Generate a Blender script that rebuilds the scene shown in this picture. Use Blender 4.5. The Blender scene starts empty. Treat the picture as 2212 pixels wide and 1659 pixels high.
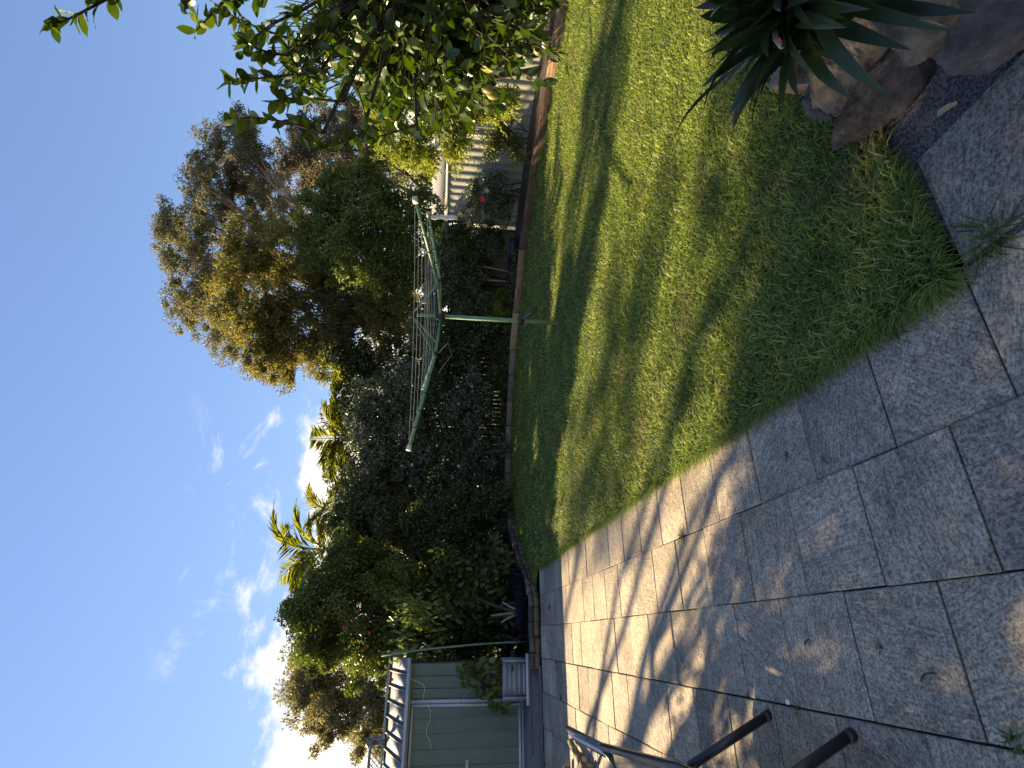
import bpy, bmesh, math, random
import numpy as np
from mathutils import Vector, Matrix
from mathutils import noise as mnoise

# ------------------------------------------------------------------ camera, sky, sun, exposure
SC = bpy.context.scene
COL = SC.collection
CAM_H = 1.58
PITCH, ROLL = math.radians(6.44), math.radians(2.51)
FPX, CX, CY = 2177 / 1.85172, 1106.0, 829.5           # focal length and centre for a 2212 x 1659 frame
_fw = np.array([0, math.cos(PITCH), -math.sin(PITCH)])
_r = np.array([1.0, 0, 0]); _u = np.cross(_r, _fw)
R2 = math.cos(ROLL) * _r + math.sin(ROLL) * _u
U2 = -math.sin(ROLL) * _r + math.cos(ROLL) * _u
cam = bpy.data.cameras.new('camera'); cam.sensor_width = 36.0; cam.sensor_fit = 'HORIZONTAL'
cam.lens = 36.0 * FPX / 2212; cam.clip_start = 0.02; cam.clip_end = 3000
cam_o = bpy.data.objects.new('camera', cam); COL.objects.link(cam_o)
# the phone was held sideways: the picture's left is up in the garden
cam_o.matrix_world = Matrix(((-U2[0], R2[0], -_fw[0], 0), (-U2[1], R2[1], -_fw[1], 0), (-U2[2], R2[2], -_fw[2], CAM_H), (0, 0, 0, 1)))
SC.camera = cam_o

SUN_EL, SUN_AZ = math.radians(31.0), math.radians(-53.8)      # azimuth from +Y, clockwise
SUN_DIR = Vector((math.sin(SUN_AZ) * math.cos(SUN_EL), math.cos(SUN_AZ) * math.cos(SUN_EL), math.sin(SUN_EL)))
world = bpy.data.worlds.new('World'); SC.world = world; world.use_nodes = True
def build_world():
    nt = world.node_tree; N = nt.nodes; N.clear(); L = nt.links.new
    out = N.new('ShaderNodeOutputWorld'); bg = N.new('ShaderNodeBackground')
    sky = N.new('ShaderNodeTexSky'); sky.sky_type = 'NISHITA'; sky.sun_disc = False
    sky.sun_elevation = SUN_EL; sky.sun_rotation = SUN_AZ; sky.air_density = 1.0; sky.dust_density = 0.05; sky.ozone_density = 2.2
    tc = N.new('ShaderNodeTexCoord'); sep = N.new('ShaderNodeSeparateXYZ'); L(tc.outputs['Generated'], sep.inputs[0])
    def math_(op, a, b=None, c=None, clamp=False):
        m = N.new('ShaderNodeMath'); m.operation = op; m.use_clamp = clamp
        for i, x in enumerate((a, b, c)):
            if x is None: continue
            if isinstance(x, (int, float)): m.inputs[i].default_value = x
            else: L(x, m.inputs[i])
        return m.outputs[0]
    def rng(v, a, b, c, d):
        m = N.new('ShaderNodeMapRange'); m.interpolation_type = 'SMOOTHSTEP'; L(v, m.inputs[0])
        for i, x in enumerate((a, b, c, d)): m.inputs[i + 1].default_value = x
        return m.outputs[0]
    def noise(scale, vec_scale, detail=7, rough=.55, dist=0.0, loc=(0, 0, 0)):
        mp = N.new('ShaderNodeMapping'); mp.inputs['Scale'].default_value = vec_scale; mp.inputs['Location'].default_value = loc
        L(tc.outputs['Generated'], mp.inputs[0])
        n = N.new('ShaderNodeTexNoise'); n.inputs['Scale'].default_value = scale; n.inputs['Detail'].default_value = detail
        n.inputs['Roughness'].default_value = rough; n.inputs['Distortion'].default_value = dist; L(mp.outputs[0], n.inputs[0])
        return n.outputs[0]
    x, z = sep.outputs[0], sep.outputs[2]
    n1 = noise(5.0, (1, 1, 1.5), 8, .58)
    thr = rng(x, -0.12, 0.22, 0.25, 0.12)
    bank = math_('SUBTRACT', math_('ADD', thr, math_('MULTIPLY', math_('SUBTRACT', n1, .5), .36)), z)
    bank = rng(bank, -0.012, 0.03, 0, 1)
    n2 = noise(5.0, (1.3, 1.3, 2.2), 9, .66, .5, (.35, .1, 0.2))
    band = math_('MULTIPLY', rng(z, .24, .29, 0, 1), rng(z, .33, .42, 1, 0))
    wisp = math_('MULTIPLY', math_('MULTIPLY', rng(n2, .55, .74, 0, 1), band), .7)
    cl = math_('MAXIMUM', bank, wisp)
    n3 = noise(6.0, (1, 1, 1.5), 5, .5, 0, (3, 1, 2))
    ramp = N.new('ShaderNodeValToRGB'); ramp.color_ramp.elements[0].position = .32; ramp.color_ramp.elements[1].position = .62
    ramp.color_ramp.elements[0].color = (2.7, 3.1, 3.9, 1); ramp.color_ramp.elements[1].color = (3.9, 4.15, 4.6, 1)
    L(n3, ramp.inputs[0])
    bw = N.new('ShaderNodeRGBToBW'); L(sky.outputs[0], bw.inputs[0])          # even out the glare toward the sun
    soft = N.new('ShaderNodeVectorMath'); soft.operation = 'SCALE'; L(sky.outputs[0], soft.inputs[0]); L(math_('DIVIDE', 1.0, math_('MULTIPLY_ADD', bw.outputs[0], .30, 1.0)), soft.inputs['Scale'])
    tint = N.new('ShaderNodeVectorMath'); tint.operation = 'MULTIPLY'; L(soft.outputs[0], tint.inputs[0]); tint.inputs[1].default_value = (.73, .90, 1.25)
    mix = N.new('ShaderNodeMix'); mix.data_type = 'RGBA'
    L(cl, mix.inputs[0]); L(tint.outputs[0], mix.inputs[6]); L(ramp.outputs[0], mix.inputs[7])
    L(mix.outputs[2], bg.inputs[0]); bg.inputs[1].default_value = 0.10
    L(bg.outputs[0], out.inputs[0])
build_world()
sun = bpy.data.lights.new('sun', 'SUN'); sun.energy = 4.5; sun.angle = math.radians(0.55); sun.color = (1.0, 0.89, 0.70)
sun_o = bpy.data.objects.new('sun', sun); COL.objects.link(sun_o)
sun_o.rotation_euler = SUN_DIR.to_track_quat('Z', 'Y').to_euler(); sun_o.location = (-20, 15, 20)
SC.view_settings.view_transform = 'Standard'; SC.view_settings.look = 'None'
SC.view_settings.exposure = 1.84; SC.view_settings.gamma = 1.0; SC.view_settings.use_curve_mapping = False
SC.view_settings.use_white_balance = True; SC.view_settings.white_balance_temperature = 9000; SC.view_settings.white_balance_tint = 9
SC.render.engine = 'CYCLES'
SC.cycles.use_denoising = True; SC.cycles.max_bounces = 7; SC.cycles.diffuse_bounces = 4; SC.cycles.transmission_bounces = 5
SC.cycles.sample_clamp_indirect = 6.0; SC.cycles.caustics_reflective = False; SC.cycles.caustics_refractive = False
SC.render.film_transparent = False

# ------------------------------------------------------------------ helpers
rs = np.random.RandomState
def at(px, py, Y):
    d = (CY - py) * R2 + (CX - px) * U2 + FPX * _fw
    return np.array([0, 0, CAM_H]) + d * (Y / d[1])
def gp(px, py, z=0.0):
    d = (CY - py) * R2 + (CX - px) * U2 + FPX * _fw
    return np.array([0, 0, CAM_H]) + d * ((z - CAM_H) / d[2])
PA = math.radians(-25.16)
EW = np.array([math.cos(PA), -math.sin(PA), 0]); EL = np.array([math.sin(PA), math.cos(PA), 0])
def pv(a, b, z=0.0): return EW * a + EL * b + np.array([0, 0, z])      # paving coordinates: a across, b along
def unit(v):
    v = np.asarray(v, float); n = np.linalg.norm(v, axis=-1, keepdims=True); n[n == 0] = 1
    return v / n

class MB:
    def __init__(s): s.V = []; s.F = []; s.n = 0; s.A = []
    def add(s, V, F, v=None):
        V = np.asarray(V, float).reshape(-1, 3)
        for f in (F if isinstance(F, list) else [F]):
            f = np.asarray(f, int)
            if len(f) == 0: continue
            s.F.append(f + s.n)
            s.A.append(np.full(len(f), .5) if v is None else (np.full(len(f), v) if np.isscalar(v) else np.asarray(v)))
        s.V.append(V); s.n += len(V)
        return s
    def box(s, c, size, ax=None, v=None):
        x, y, z = (np.array(size) / 2)
        P = np.array([[-x, -y, -z], [x, -y, -z], [x, y, -z], [-x, y, -z], [-x, -y, z], [x, -y, z], [x, y, z], [-x, y, z]])
        if ax is not None: P = P @ np.asarray(ax)
        return s.add(P + np.asarray(c), [np.array([[0, 3, 2, 1], [4, 5, 6, 7], [0, 1, 5, 4], [1, 2, 6, 5], [2, 3, 7, 6], [3, 0, 4, 7]])], v)
    def bar(s, p, q, w, h, up=(0, 0, 1), v=None):
        p, q = np.asarray(p, float), np.asarray(q, float); d = q - p; L = np.linalg.norm(d); d = d / L
        y = np.cross(up, d); ny = np.linalg.norm(y)
        y = y / ny if ny > 1e-4 else np.array([1., 0, 0])
        z = np.cross(d, y)
        return s.box((p + q) / 2, (L, w, h), np.array([d, y, z]), v)
    def tube(s, pts, rad, sides=6, cap=True, v=None):
        P = np.asarray(pts, float); n = len(P); R = np.full(n, rad) if np.isscalar(rad) else np.asarray(rad, float)
        T = np.gradient(P, axis=0); T = unit(T)
        a = np.array([0, 0, 1.]) if abs(T[0][2]) < .9 else np.array([1., 0, 0])
        u = unit(np.cross(T[0], a)); ring = []
        th = np.linspace(0, 2 * math.pi, sides, endpoint=False)
        for i in range(n):
            u = u - T[i] * (u @ T[i]); u = unit(u); w = np.cross(T[i], u)
            ring.append(P[i] + R[i] * (np.cos(th)[:, None] * u + np.sin(th)[:, None] * w))
        V = np.concatenate(ring); q = []
        for i in range(n - 1):
            b = i * sides
            for k in range(sides):
                k2 = (k + 1) % sides; q.append([b + k, b + k2, b + sides + k2, b + sides + k])
        F = [np.array(q)]
        if cap and sides > 2:
            F.append(np.array([list(range(sides))[::-1]])); F.append(np.array([[(n - 1) * sides + k for k in range(sides)]]))
        return s.add(V, F, v)
    def lathe(s, c, prof, sides=12, v=None, ax=None):
        th = np.linspace(0, 2 * math.pi, sides, endpoint=False); V = []
        for r, z in prof: V.append(np.stack([r * np.cos(th), r * np.sin(th), np.full(sides, z)], 1))
        V = np.concatenate(V)
        if ax is not None: V = V @ np.asarray(ax)
        q = []
        for i in range(len(prof) - 1):
            for k in range(sides):
                k2 = (k + 1) % sides; q.append([i * sides + k, i * sides + k2, (i + 1) * sides + k2, (i + 1) * sides + k])
        return s.add(V + np.asarray(c), [np.array(q), np.array([list(range(sides))[::-1]]), np.array([[(len(prof) - 1) * sides + k for k in range(sides)]])], v)
    def mesh(s, name, mat, smooth=False):
        me = bpy.data.meshes.new(name); V = np.concatenate(s.V)
        me.vertices.add(len(V)); me.vertices.foreach_set('co', V.astype(np.float32).ravel())
        tot = sum(f.size for f in s.F); npoly = sum(len(f) for f in s.F)
        li = np.concatenate([f.ravel() for f in s.F]).astype(np.int32)
        cnt = np.concatenate([np.full(len(f), f.shape[1]) for f in s.F]).astype(np.int32)
        st = np.concatenate([[0], np.cumsum(cnt)[:-1]]).astype(np.int32)
        me.loops.add(tot); me.loops.foreach_set('vertex_index', li)
        me.polygons.add(npoly); me.polygons.foreach_set('loop_start', st); me.polygons.foreach_set('loop_total', cnt)
        if smooth: me.polygons.foreach_set('use_smooth', np.ones(npoly, bool))
        a = me.attributes.new('v', 'FLOAT', 'FACE'); a.data.foreach_set('value', np.concatenate(s.A).astype(np.float32))
        me.update(calc_edges=True); me.validate()
        if mat: me.materials.append(mat)
        return me
    def build(s, name, mat, parent=None, smooth=False):
        return link(name, s.mesh(name, mat, smooth), parent)

def link(name, me, parent=None, mw=None):
    o = bpy.data.objects.new(name, me); COL.objects.link(o)
    if parent is not None:
        o.parent = parent; o.matrix_parent_inverse = parent.matrix_world.inverted() if parent.type != 'EMPTY' else Matrix.Translation(parent.location).inverted()
    if mw is not None: o.matrix_basis = mw
    return o
def tag(o, label=None, cat=None, group=None, kind=None):
    for k, v in (('label', label), ('category', cat), ('group', group), ('kind', kind)):
        if v: o[k] = v
    return o
def thing(name, label, cat, loc=(0, 0, 0), group=None):
    o = bpy.data.objects.new(name, None); COL.objects.link(o); o.location = tuple(loc); o.empty_display_size = .1
    return tag(o, label, cat, group)
def sub(name, mb, mat, parent, smooth=False):        # a part of a part: parent is a mesh with identity transform under an Empty
    o = bpy.data.objects.new(name, mb.mesh(name, mat, smooth)); COL.objects.link(o); o.parent = parent
    return o
def bez(p, q, r, n=8):
    t = np.linspace(0, 1, n)[:, None]; p, q, r = map(lambda x: np.asarray(x, float), (p, q, r))
    return (1 - t) ** 2 * p + 2 * t * (1 - t) * q + t * t * r

# ------------------------------------------------------------------ materials
def nodes(name):
    m = bpy.data.materials.new(name); m.use_nodes = True; nt = m.node_tree; nt.nodes.clear()
    out = nt.nodes.new('ShaderNodeOutputMaterial'); p = nt.nodes.new('ShaderNodeBsdfPrincipled')
    nt.links.new(p.outputs[0], out.inputs[0])
    return m, nt, nt.nodes, nt.links.new, p, out
def ramp_(N, cols, pos=None):
    r = N.new('ShaderNodeValToRGB'); cr = r.color_ramp
    while len(cr.elements) < len(cols): cr.elements.new(.5)
    for i, c in enumerate(cols):
        cr.elements[i].position = pos[i] if pos else i / (len(cols) - 1); cr.elements[i].color = (*c, 1)
    return r
def nz(N, L, vec, scale, detail=4, rough=.55, sc=None, rot=None):
    if sc is not None or rot is not None:
        mp = N.new('ShaderNodeMapping'); L(vec, mp.inputs[0]); vec = mp.outputs[0]
        if sc is not None: mp.inputs['Scale'].default_value = sc
        if rot is not None: mp.inputs['Rotation'].default_value = rot
    n = N.new('ShaderNodeTexNoise'); n.inputs['Scale'].default_value = scale; n.inputs['Detail'].default_value = detail
    n.inputs['Roughness'].default_value = rough; L(vec, n.inputs['Vector'])
    return n.outputs[0]
def plain(name, cols, scale=6, rough=.7, bump=.0, bscale=40, stretch=None, metal=0.0, spec=.5, pos=None, coord='Object', detail=6, useattr=False, rnd=0.0):
    m, nt, N, L, p, out = nodes(name)
    tc = N.new('ShaderNodeTexCoord'); vec = tc.outputs[coord]
    f = nz(N, L, vec, scale, detail, .6, stretch)
    if useattr or rnd:
        src = N.new('ShaderNodeAttribute'); src.attribute_name = 'v'; val = src.outputs['Fac']
        if rnd:
            oi = N.new('ShaderNodeObjectInfo'); val = oi.outputs['Random']
        mm = N.new('ShaderNodeMath'); mm.operation = 'MULTIPLY_ADD'; L(val, mm.inputs[0]); mm.inputs[1].default_value = rnd or .5
        mm.inputs[2].default_value = -(rnd or .5) / 2
        ad = N.new('ShaderNodeMath'); ad.operation = 'ADD'; L(f, ad.inputs[0]); L(mm.outputs[0], ad.inputs[1]); f = ad.outputs[0]
    r = ramp_(N, cols, pos or [.3 + .4 * i / (len(cols) - 1) for i in range(len(cols))])
    L(f, r.inputs[0]); L(r.outputs[0], p.inputs['Base Color'])
    p.inputs['Roughness'].default_value = rough; p.inputs['Metallic'].default_value = metal; p.inputs['Specular IOR Level'].default_value = spec
    if bump:
        b = N.new('ShaderNodeBump'); b.inputs['Strength'].default_value = bump; b.inputs['Distance'].default_value = .01
        L(nz(N, L, vec, bscale, 5, .6, stretch), b.inputs['Height']); L(b.outputs[0], p.inputs['Normal'])
    return m
def leafm(name, cols, rough=.5, trans=.35, tcol=(1.15, 1.2, .55), spec=.35, pos=None, patch=None):
    m, nt, N, L, p, out = nodes(name)
    a = N.new('ShaderNodeAttribute'); a.attribute_name = 'v'; fac = a.outputs['Fac']
    r = ramp_(N, cols, pos); L(fac, r.inputs[0]); colr = r.outputs[0]
    if patch:
        geo = N.new('ShaderNodeNewGeometry'); n = nz(N, L, geo.outputs['Position'], patch[0], 3, .5)
        rr = ramp_(N, [(0, 0, 0), (1, 1, 1)], [patch[2], patch[3]]); L(n, rr.inputs[0])
        mx = N.new('ShaderNodeMix'); mx.data_type = 'RGBA'; L(rr.outputs[0], mx.inputs[0]); L(colr, mx.inputs[6]); mx.inputs[7].default_value = (*patch[1], 1)
        colr = mx.outputs[2]
    L(colr, p.inputs['Base Color']); p.inputs['Roughness'].default_value = rough; p.inputs['Specular IOR Level'].default_value = spec
    tr = N.new('ShaderNodeBsdfTranslucent'); mu = N.new('ShaderNodeMix'); mu.data_type = 'RGBA'; mu.blend_type = 'MULTIPLY'
    mu.inputs[0].default_value = 1; L(colr, mu.inputs[6]); mu.inputs[7].default_value = (*tcol, 1); L(mu.outputs[2], tr.inputs[0])
    ms = N.new('ShaderNodeMixShader'); ms.inputs[0].default_value = trans; L(p.outputs[0], ms.inputs[1]); L(tr.outputs[0], ms.inputs[2]); L(ms.outputs[0], out.inputs[0])
    return m
def slab_mat():
    m, nt, N, L, p, out = nodes('brushed concrete')
    tc = N.new('ShaderNodeTexCoord'); oi = N.new('ShaderNodeObjectInfo')
    vr = N.new('ShaderNodeVectorRotate'); vr.rotation_type = 'Z_AXIS'; L(tc.outputs['Object'], vr.inputs['Vector'])
    am = N.new('ShaderNodeMath'); am.operation = 'MULTIPLY'; L(oi.outputs['Random'], am.inputs[0]); am.inputs[1].default_value = 9.0; L(am.outputs[0], vr.inputs['Angle'])
    ad = N.new('ShaderNodeVectorMath'); ad.operation = 'ADD'; L(vr.outputs[0], ad.inputs[0])
    cm = N.new('ShaderNodeCombineXYZ'); mm = N.new('ShaderNodeMath'); mm.operation = 'MULTIPLY'; L(oi.outputs['Random'], mm.inputs[0]); mm.inputs[1].default_value = 57.0
    L(mm.outputs[0], cm.inputs[0]); L(mm.outputs[0], cm.inputs[2]); L(cm.outputs[0], ad.inputs[1])
    v = ad.outputs[0]
    brush = nz(N, L, v, 10, 4, .65, (1.2, 11, 1)); speck = nz(N, L, v, 95, 3, .7); mid = nz(N, L, v, 26, 5, .7); big = nz(N, L, v, 3.2, 4, .6)
    def mix(f, a, b, mode='MIX'):
        x = N.new('ShaderNodeMix'); x.data_type = 'RGBA'; x.blend_type = mode
        (L(f, x.inputs[0]) if not isinstance(f, float) else setattr(x.inputs[0], 'default_value', f)); L(a, x.inputs[6]); L(b, x.inputs[7]); return x.outputs[2]
    r1 = ramp_(N, [(.44, .375, .30), (.57, .49, .395), (.65, .56, .455)], [.3, .5, .72]); L(big, r1.inputs[0])
    r2 = ramp_(N, [(.34, .34, .36), (1.05, 1.05, 1.05)], [.40, .56]); L(speck, r2.inputs[0])
    r3 = ramp_(N, [(.60, .585, .57), (1.06, 1.05, 1.02)], [.34, .60]); L(brush, r3.inputs[0])
    r4 = ramp_(N, [(.68, .665, .65), (1.06, 1.05, 1.03)], [.36, .58]); L(mid, r4.inputs[0])
    c = mix(.85, r1.outputs[0], r2.outputs[0], 'MULTIPLY'); c = mix(.9, c, r3.outputs[0], 'MULTIPLY'); c = mix(.9, c, r4.outputs[0], 'MULTIPLY')
    geo = N.new('ShaderNodeNewGeometry'); st = ramp_(N, [(.55, .54, .53), (1, 1, 1)], [.36, .58]); L(nz(N, L, geo.outputs['Position'], 1.3, 5, .62), st.inputs[0]); c = mix(.5, c, st.outputs[0], 'MULTIPLY')
    tone = ramp_(N, [(.66, .66, .68), (1.12, 1.08, 1.02)], [0, 1]); L(oi.outputs['Random'], tone.inputs[0]); c = mix(1.0, c, tone.outputs[0], 'MULTIPLY')
    L(c, p.inputs['Base Color']); p.inputs['Roughness'].default_value = .85; p.inputs['Specular IOR Level'].default_value = .25
    b = N.new('ShaderNodeBump'); b.inputs['Strength'].default_value = .55; b.inputs['Distance'].default_value = .004
    s = N.new('ShaderNodeMath'); s.operation = 'ADD'; L(brush, s.inputs[0]); L(speck, s.inputs[1]); L(s.outputs[0], b.inputs['Height']); L(b.outputs[0], p.inputs['Normal'])
    return m

M = {}
M['slab'] = slab_mat()
M['sand'] = plain('dark joint sand', [(.02, .018, .015), (.06, .05, .04)], 60, .95, .3, 80)
M['soil'] = plain('garden soil', [(.015, .011, .008), (.055, .04, .027)], 9, .95, .8, 60)
M['turf_soil'] = plain('thatch under the lawn', [(.03, .04, .012), (.075, .085, .025)], 14, .95, .6, 60)
M['ground'] = plain('rough ground', [(.03, .04, .015), (.08, .08, .035)], .6, .95)
M['gravel'] = plain('dark gravel', [(.03, .028, .028), (.16, .15, .15)], 90, .9, .8, 90, pos=[.4, .62])
M['concrete'] = plain('mossy concrete', [(.06, .06, .055), (.17, .165, .155)], 7, .9, .3, 60)
M['slabgrey'] = plain('smooth dark concrete', [(.09, .095, .10), (.16, .165, .17)], 5, .75, .1, 60)
M['timber'] = plain('weathered sleeper timber', [(.10, .055, .03), (.28, .17, .10), (.36, .24, .15)], 5, .85, .6, 18, (1, 1, 7), useattr=True)
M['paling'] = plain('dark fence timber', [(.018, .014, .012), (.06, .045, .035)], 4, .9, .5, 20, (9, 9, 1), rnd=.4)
M['edge'] = plain('concrete edging', [(.09, .075, .055), (.21, .18, .14)], 8, .9, .4, 50, rnd=.3)
M['brick'] = plain('old brick', [(.06, .045, .035), (.16, .12, .09)], 10, .9, .4, 60, rnd=.5)
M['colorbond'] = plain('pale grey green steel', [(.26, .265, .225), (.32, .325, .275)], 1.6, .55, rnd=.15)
M['colorbond_shaded'] = plain('fence steel darkened for shade', [(.12, .11, .10), (.19, .175, .16)], 1.6, .55, rnd=.15)  # fence steel standing in shade, the shade put into a darker base colour
M['shed'] = plain('dusty green shed steel', [(.085, .135, .115), (.115, .168, .145)], 2.0, .5, .02, 8, rnd=.12)
M['trim'] = plain('pale blue grey trim', [(.36, .42, .47), (.48, .54, .58)], 5, .45)
M['roof'] = plain('lichen speckled roof steel', [(.08, .09, .10), (.19, .205, .215), (.32, .335, .345)], 16, .7, .2, 40, pos=[.35, .52, .66])
M['lattice'] = plain('grey lattice timber', [(.10, .11, .13), (.20, .21, .24)], 9, .8)
M['metal_dark'] = plain('dark galvanised steel', [(.10, .10, .11), (.2, .2, .21)], 9, .4, metal=.6)
M['planter'] = plain('blue grey ribbed steel', [(.20, .23, .28), (.28, .31, .36)], 4, .5)
M['rust'] = plain('rust', [(.12, .05, .02), (.25, .11, .05)], 30, .9)
M['navy'] = plain('dark blue plastic', [(.014, .018, .034), (.025, .032, .055)], 6, .4)
M['hoist'] = plain('green enamel', [(.10, .225, .115), (.17, .33, .17)], 7, .5)
M['cream'] = plain('cream plastic cap', [(.55, .5, .38), (.68, .63, .5)], 6, .5)
M['black'] = plain('black plastic', [(.008, .008, .009), (.02, .02, .022)], 10, .45)
M['wire'] = plain('plastic coated wire', [(.30, .32, .31), (.42, .44, .43)], 9, .4)
M['cloth'] = plain('white plastic strip', [(.72, .70, .66), (.82, .8, .77)], 9, .6)
M['chair'] = plain('black powder coat', [(.012, .012, .016), (.022, .022, .03)], 10, .35, spec=.6)
M['mesh_fabric'] = plain('beige woven mesh', [(.16, .13, .09), (.34, .29, .21)], 60, .8, .5, 120, (1, 6, 1))
M['cord'] = plain('white elastic cord', [(.7, .7, .7), (.8, .8, .8)], 9, .6)
M['bark_gum'] = plain('pale gum bark', [(.16, .13, .11), (.36, .31, .27)], 3, .85, .3, 15, (1, 1, .3))
M['bark_dark'] = plain('dark bark', [(.025, .02, .016), (.075, .058, .045)], 7, .95, .6, 30, (1, 1, .3))
M['bark_pale'] = plain('pale stem bark', [(.17, .15, .11), (.32, .29, .23)], 8, .9, .3, 30)
M['log'] = plain('cut branch bark', [(.06, .045, .035), (.2, .16, .12)], 14, .95, .6, 40, rnd=.3)
M['log_end'] = plain('cut wood', [(.25, .17, .09), (.38, .28, .17)], 20, .9)
M['rock_tan'] = plain('tan sandstone', [(.05, .04, .03), (.19, .145, .10), (.33, .26, .19)], 7, .95, 1.0, 30, pos=[.32, .5, .7])
M['rock_purple'] = plain('purple brown sandstone', [(.03, .026, .026), (.10, .085, .083), (.18, .15, .145)], 8, .95, 1.0, 34, pos=[.32, .52, .72])
M['rock_dark'] = plain('dark mossy rock', [(.015, .014, .014), (.065, .053, .05), (.14, .117, .108)], 9, .95, 1.0, 36, pos=[.36, .55, .75])
M['lemon'] = plain('lemon skin', [(.20, .17, .03), (.27, .23, .05)], 8, .45, .2, 90)
M['lemon_green'] = plain('green lemon skin', [(.05, .075, .018), (.10, .125, .028)], 8, .6, .2, 90)
M['red'] = plain('red petals', [(.5, .02, .03), (.7, .06, .06)], 20, .6)
M['pink'] = plain('pink petals', [(.6, .25, .2), (.75, .4, .33)], 20, .6)
M['white'] = plain('white petals', [(.42, .43, .38), (.55, .55, .5)], 20, .6)
M['deadleaf'] = plain('dead leaf', [(.12, .075, .04), (.34, .25, .15)], 14, .8, rnd=.5)
M['house_wall'] = plain('cream render', [(.42, .4, .36), (.52, .5, .46)], 3, .9)
M['fascia'] = plain('orange brown fascia', [(.33, .17, .10), (.42, .24, .15)], 6, .7)
M['roof_white'] = plain('white roof steel', [(.28, .28, .28), (.34, .34, .34)], 6, .6)
M['roof_grey'] = plain('grey roof steel', [(.05, .055, .065), (.08, .085, .1)], 6, .6)
M['blue_wall'] = plain('blue grey glass', [(.12, .18, .32), (.16, .24, .4)], 3, .2)
# foliage
M['grass'] = leafm('grass blades', [(.062, .105, .021), (.205, .28, .055), (.40, .45, .12), (.48, .45, .22)], .55, .38, (1.2, 1.25, .5), .25, [0, .45, .85, 1], patch=(1.6, (.24, .20, .09), .56, .78))
M['weed'] = leafm('weed blades', [(.03, .06, .012), (.08, .13, .025), (.2, .2, .06)], .5, .3)
M['gum'] = leafm('gum leaves', [(.10, .105, .07), (.19, .18, .115), (.29, .25, .16)], .5, .45, (1.1, 1.1, .6))
M['gum_brown'] = leafm('brown gum leaves', [(.09, .08, .065), (.17, .15, .12), (.24, .21, .16)], .5, .4, (1.1, 1.05, .7))
M['olive'] = leafm('olive gold leaves', [(.085, .095, .035), (.19, .18, .07), (.30, .26, .10), (.38, .29, .12)], .5, .48, (1.2, 1.1, .5), pos=[0, .5, .85, 1])
M['green'] = leafm('mid green leaves', [(.055, .08, .022), (.125, .16, .044), (.23, .265, .075)], .45, .38, (1.2, 1.25, .5))
M['dark'] = leafm('dark green leaves', [(.04, .055, .024), (.085, .11, .045), (.15, .17, .07)], .42, .3)
M['dusty'] = leafm('dusty blue green leaves', [(.055, .072, .042), (.115, .14, .082), (.2, .22, .14)], .45, .2, (1.05, 1.1, .7))
M['bigleaf'] = leafm('broad green leaves', [(.045, .07, .02), (.10, .14, .04), (.2, .235, .065)], .4, .35)
M['lime'] = leafm('yellow green leaves', [(.13, .16, .03), (.25, .29, .055), (.38, .40, .10)], .45, .42, (1.15, 1.2, .5))
M['palm'] = leafm('palm leaflets', [(.09, .11, .03), (.2, .22, .05), (.40, .38, .08)], .4, .5, (1.2, 1.2, .4))
M['citrus'] = leafm('citrus leaf', [(.030, .055, .014), (.058, .098, .02), (.12, .165, .03), (.24, .21, .04)], .32, .3, (1.3, 1.5, .4), .5, [0, .5, .9, 1])
M['strap'] = leafm('strap leaf', [(.012, .026, .010), (.026, .048, .017), (.055, .08, .024)], .35, .2, (1.2, 1.3, .4), .5)
M['purple'] = leafm('black purple blades', [(.008, .005, .012), (.022, .013, .03), (.045, .03, .05)], .4, .1, (1, .8, 1))
M['drygrass'] = leafm('tufty bed grass', [(.03, .045, .014), (.08, .09, .03), (.17, .14, .06)], .6, .3)

# ------------------------------------------------------------------ foliage builders
def rvec(r, n): return unit(r.normal(size=(n, 3)))
def leaf_mb(mb, P, D, Nn, Ln, Wd, v, kind=2, fold=.18, curl=.12):
    P = np.asarray(P); n = len(P); D = unit(D); S = unit(np.cross(D, Nn)); Nn = np.cross(S, D)
    Ln = np.broadcast_to(np.asarray(Ln, float), (n,))[:, None]; Wd = np.broadcast_to(np.asarray(Wd, float), (n,))[:, None]
    i = np.arange(n)
    if kind == 2:      # folded diamond, two triangles
        V = np.stack([P, P + D * Ln * .42 + S * Wd / 2 + Nn * Wd * fold, P + D * Ln - Nn * Ln * curl, P + D * Ln * .42 - S * Wd / 2 + Nn * Wd * fold], 1)
        F = np.concatenate([np.stack([4 * i, 4 * i + 1, 4 * i + 2], 1), np.stack([4 * i, 4 * i + 2, 4 * i + 3], 1)])
        mb.add(V.reshape(-1, 3), [F], np.concatenate([v, v]))
    else:              # pointed oval, four triangles
        a, b = .26, .68
        V = np.stack([P, P + D * Ln * a + S * Wd * .46 + Nn * Wd * fold, P + D * Ln * b + S * Wd * .40 + Nn * (Wd * fold - Ln * curl * .4), P + D * Ln - Nn * Ln * curl,
                      P + D * Ln * b - S * Wd * .40 + Nn * (Wd * fold - Ln * curl * .4), P + D * Ln * a - S * Wd * .46 + Nn * Wd * fold], 1)
        F = np.concatenate([np.stack([6 * i, 6 * i + 1, 6 * i + 2], 1), np.stack([6 * i, 6 * i + 2, 6 * i + 3], 1), np.stack([6 * i, 6 * i + 3, 6 * i + 4], 1), np.stack([6 * i, 6 * i + 4, 6 * i + 5], 1)])
        mb.add(V.reshape(-1, 3), [F], np.concatenate([v] * 4))
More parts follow.
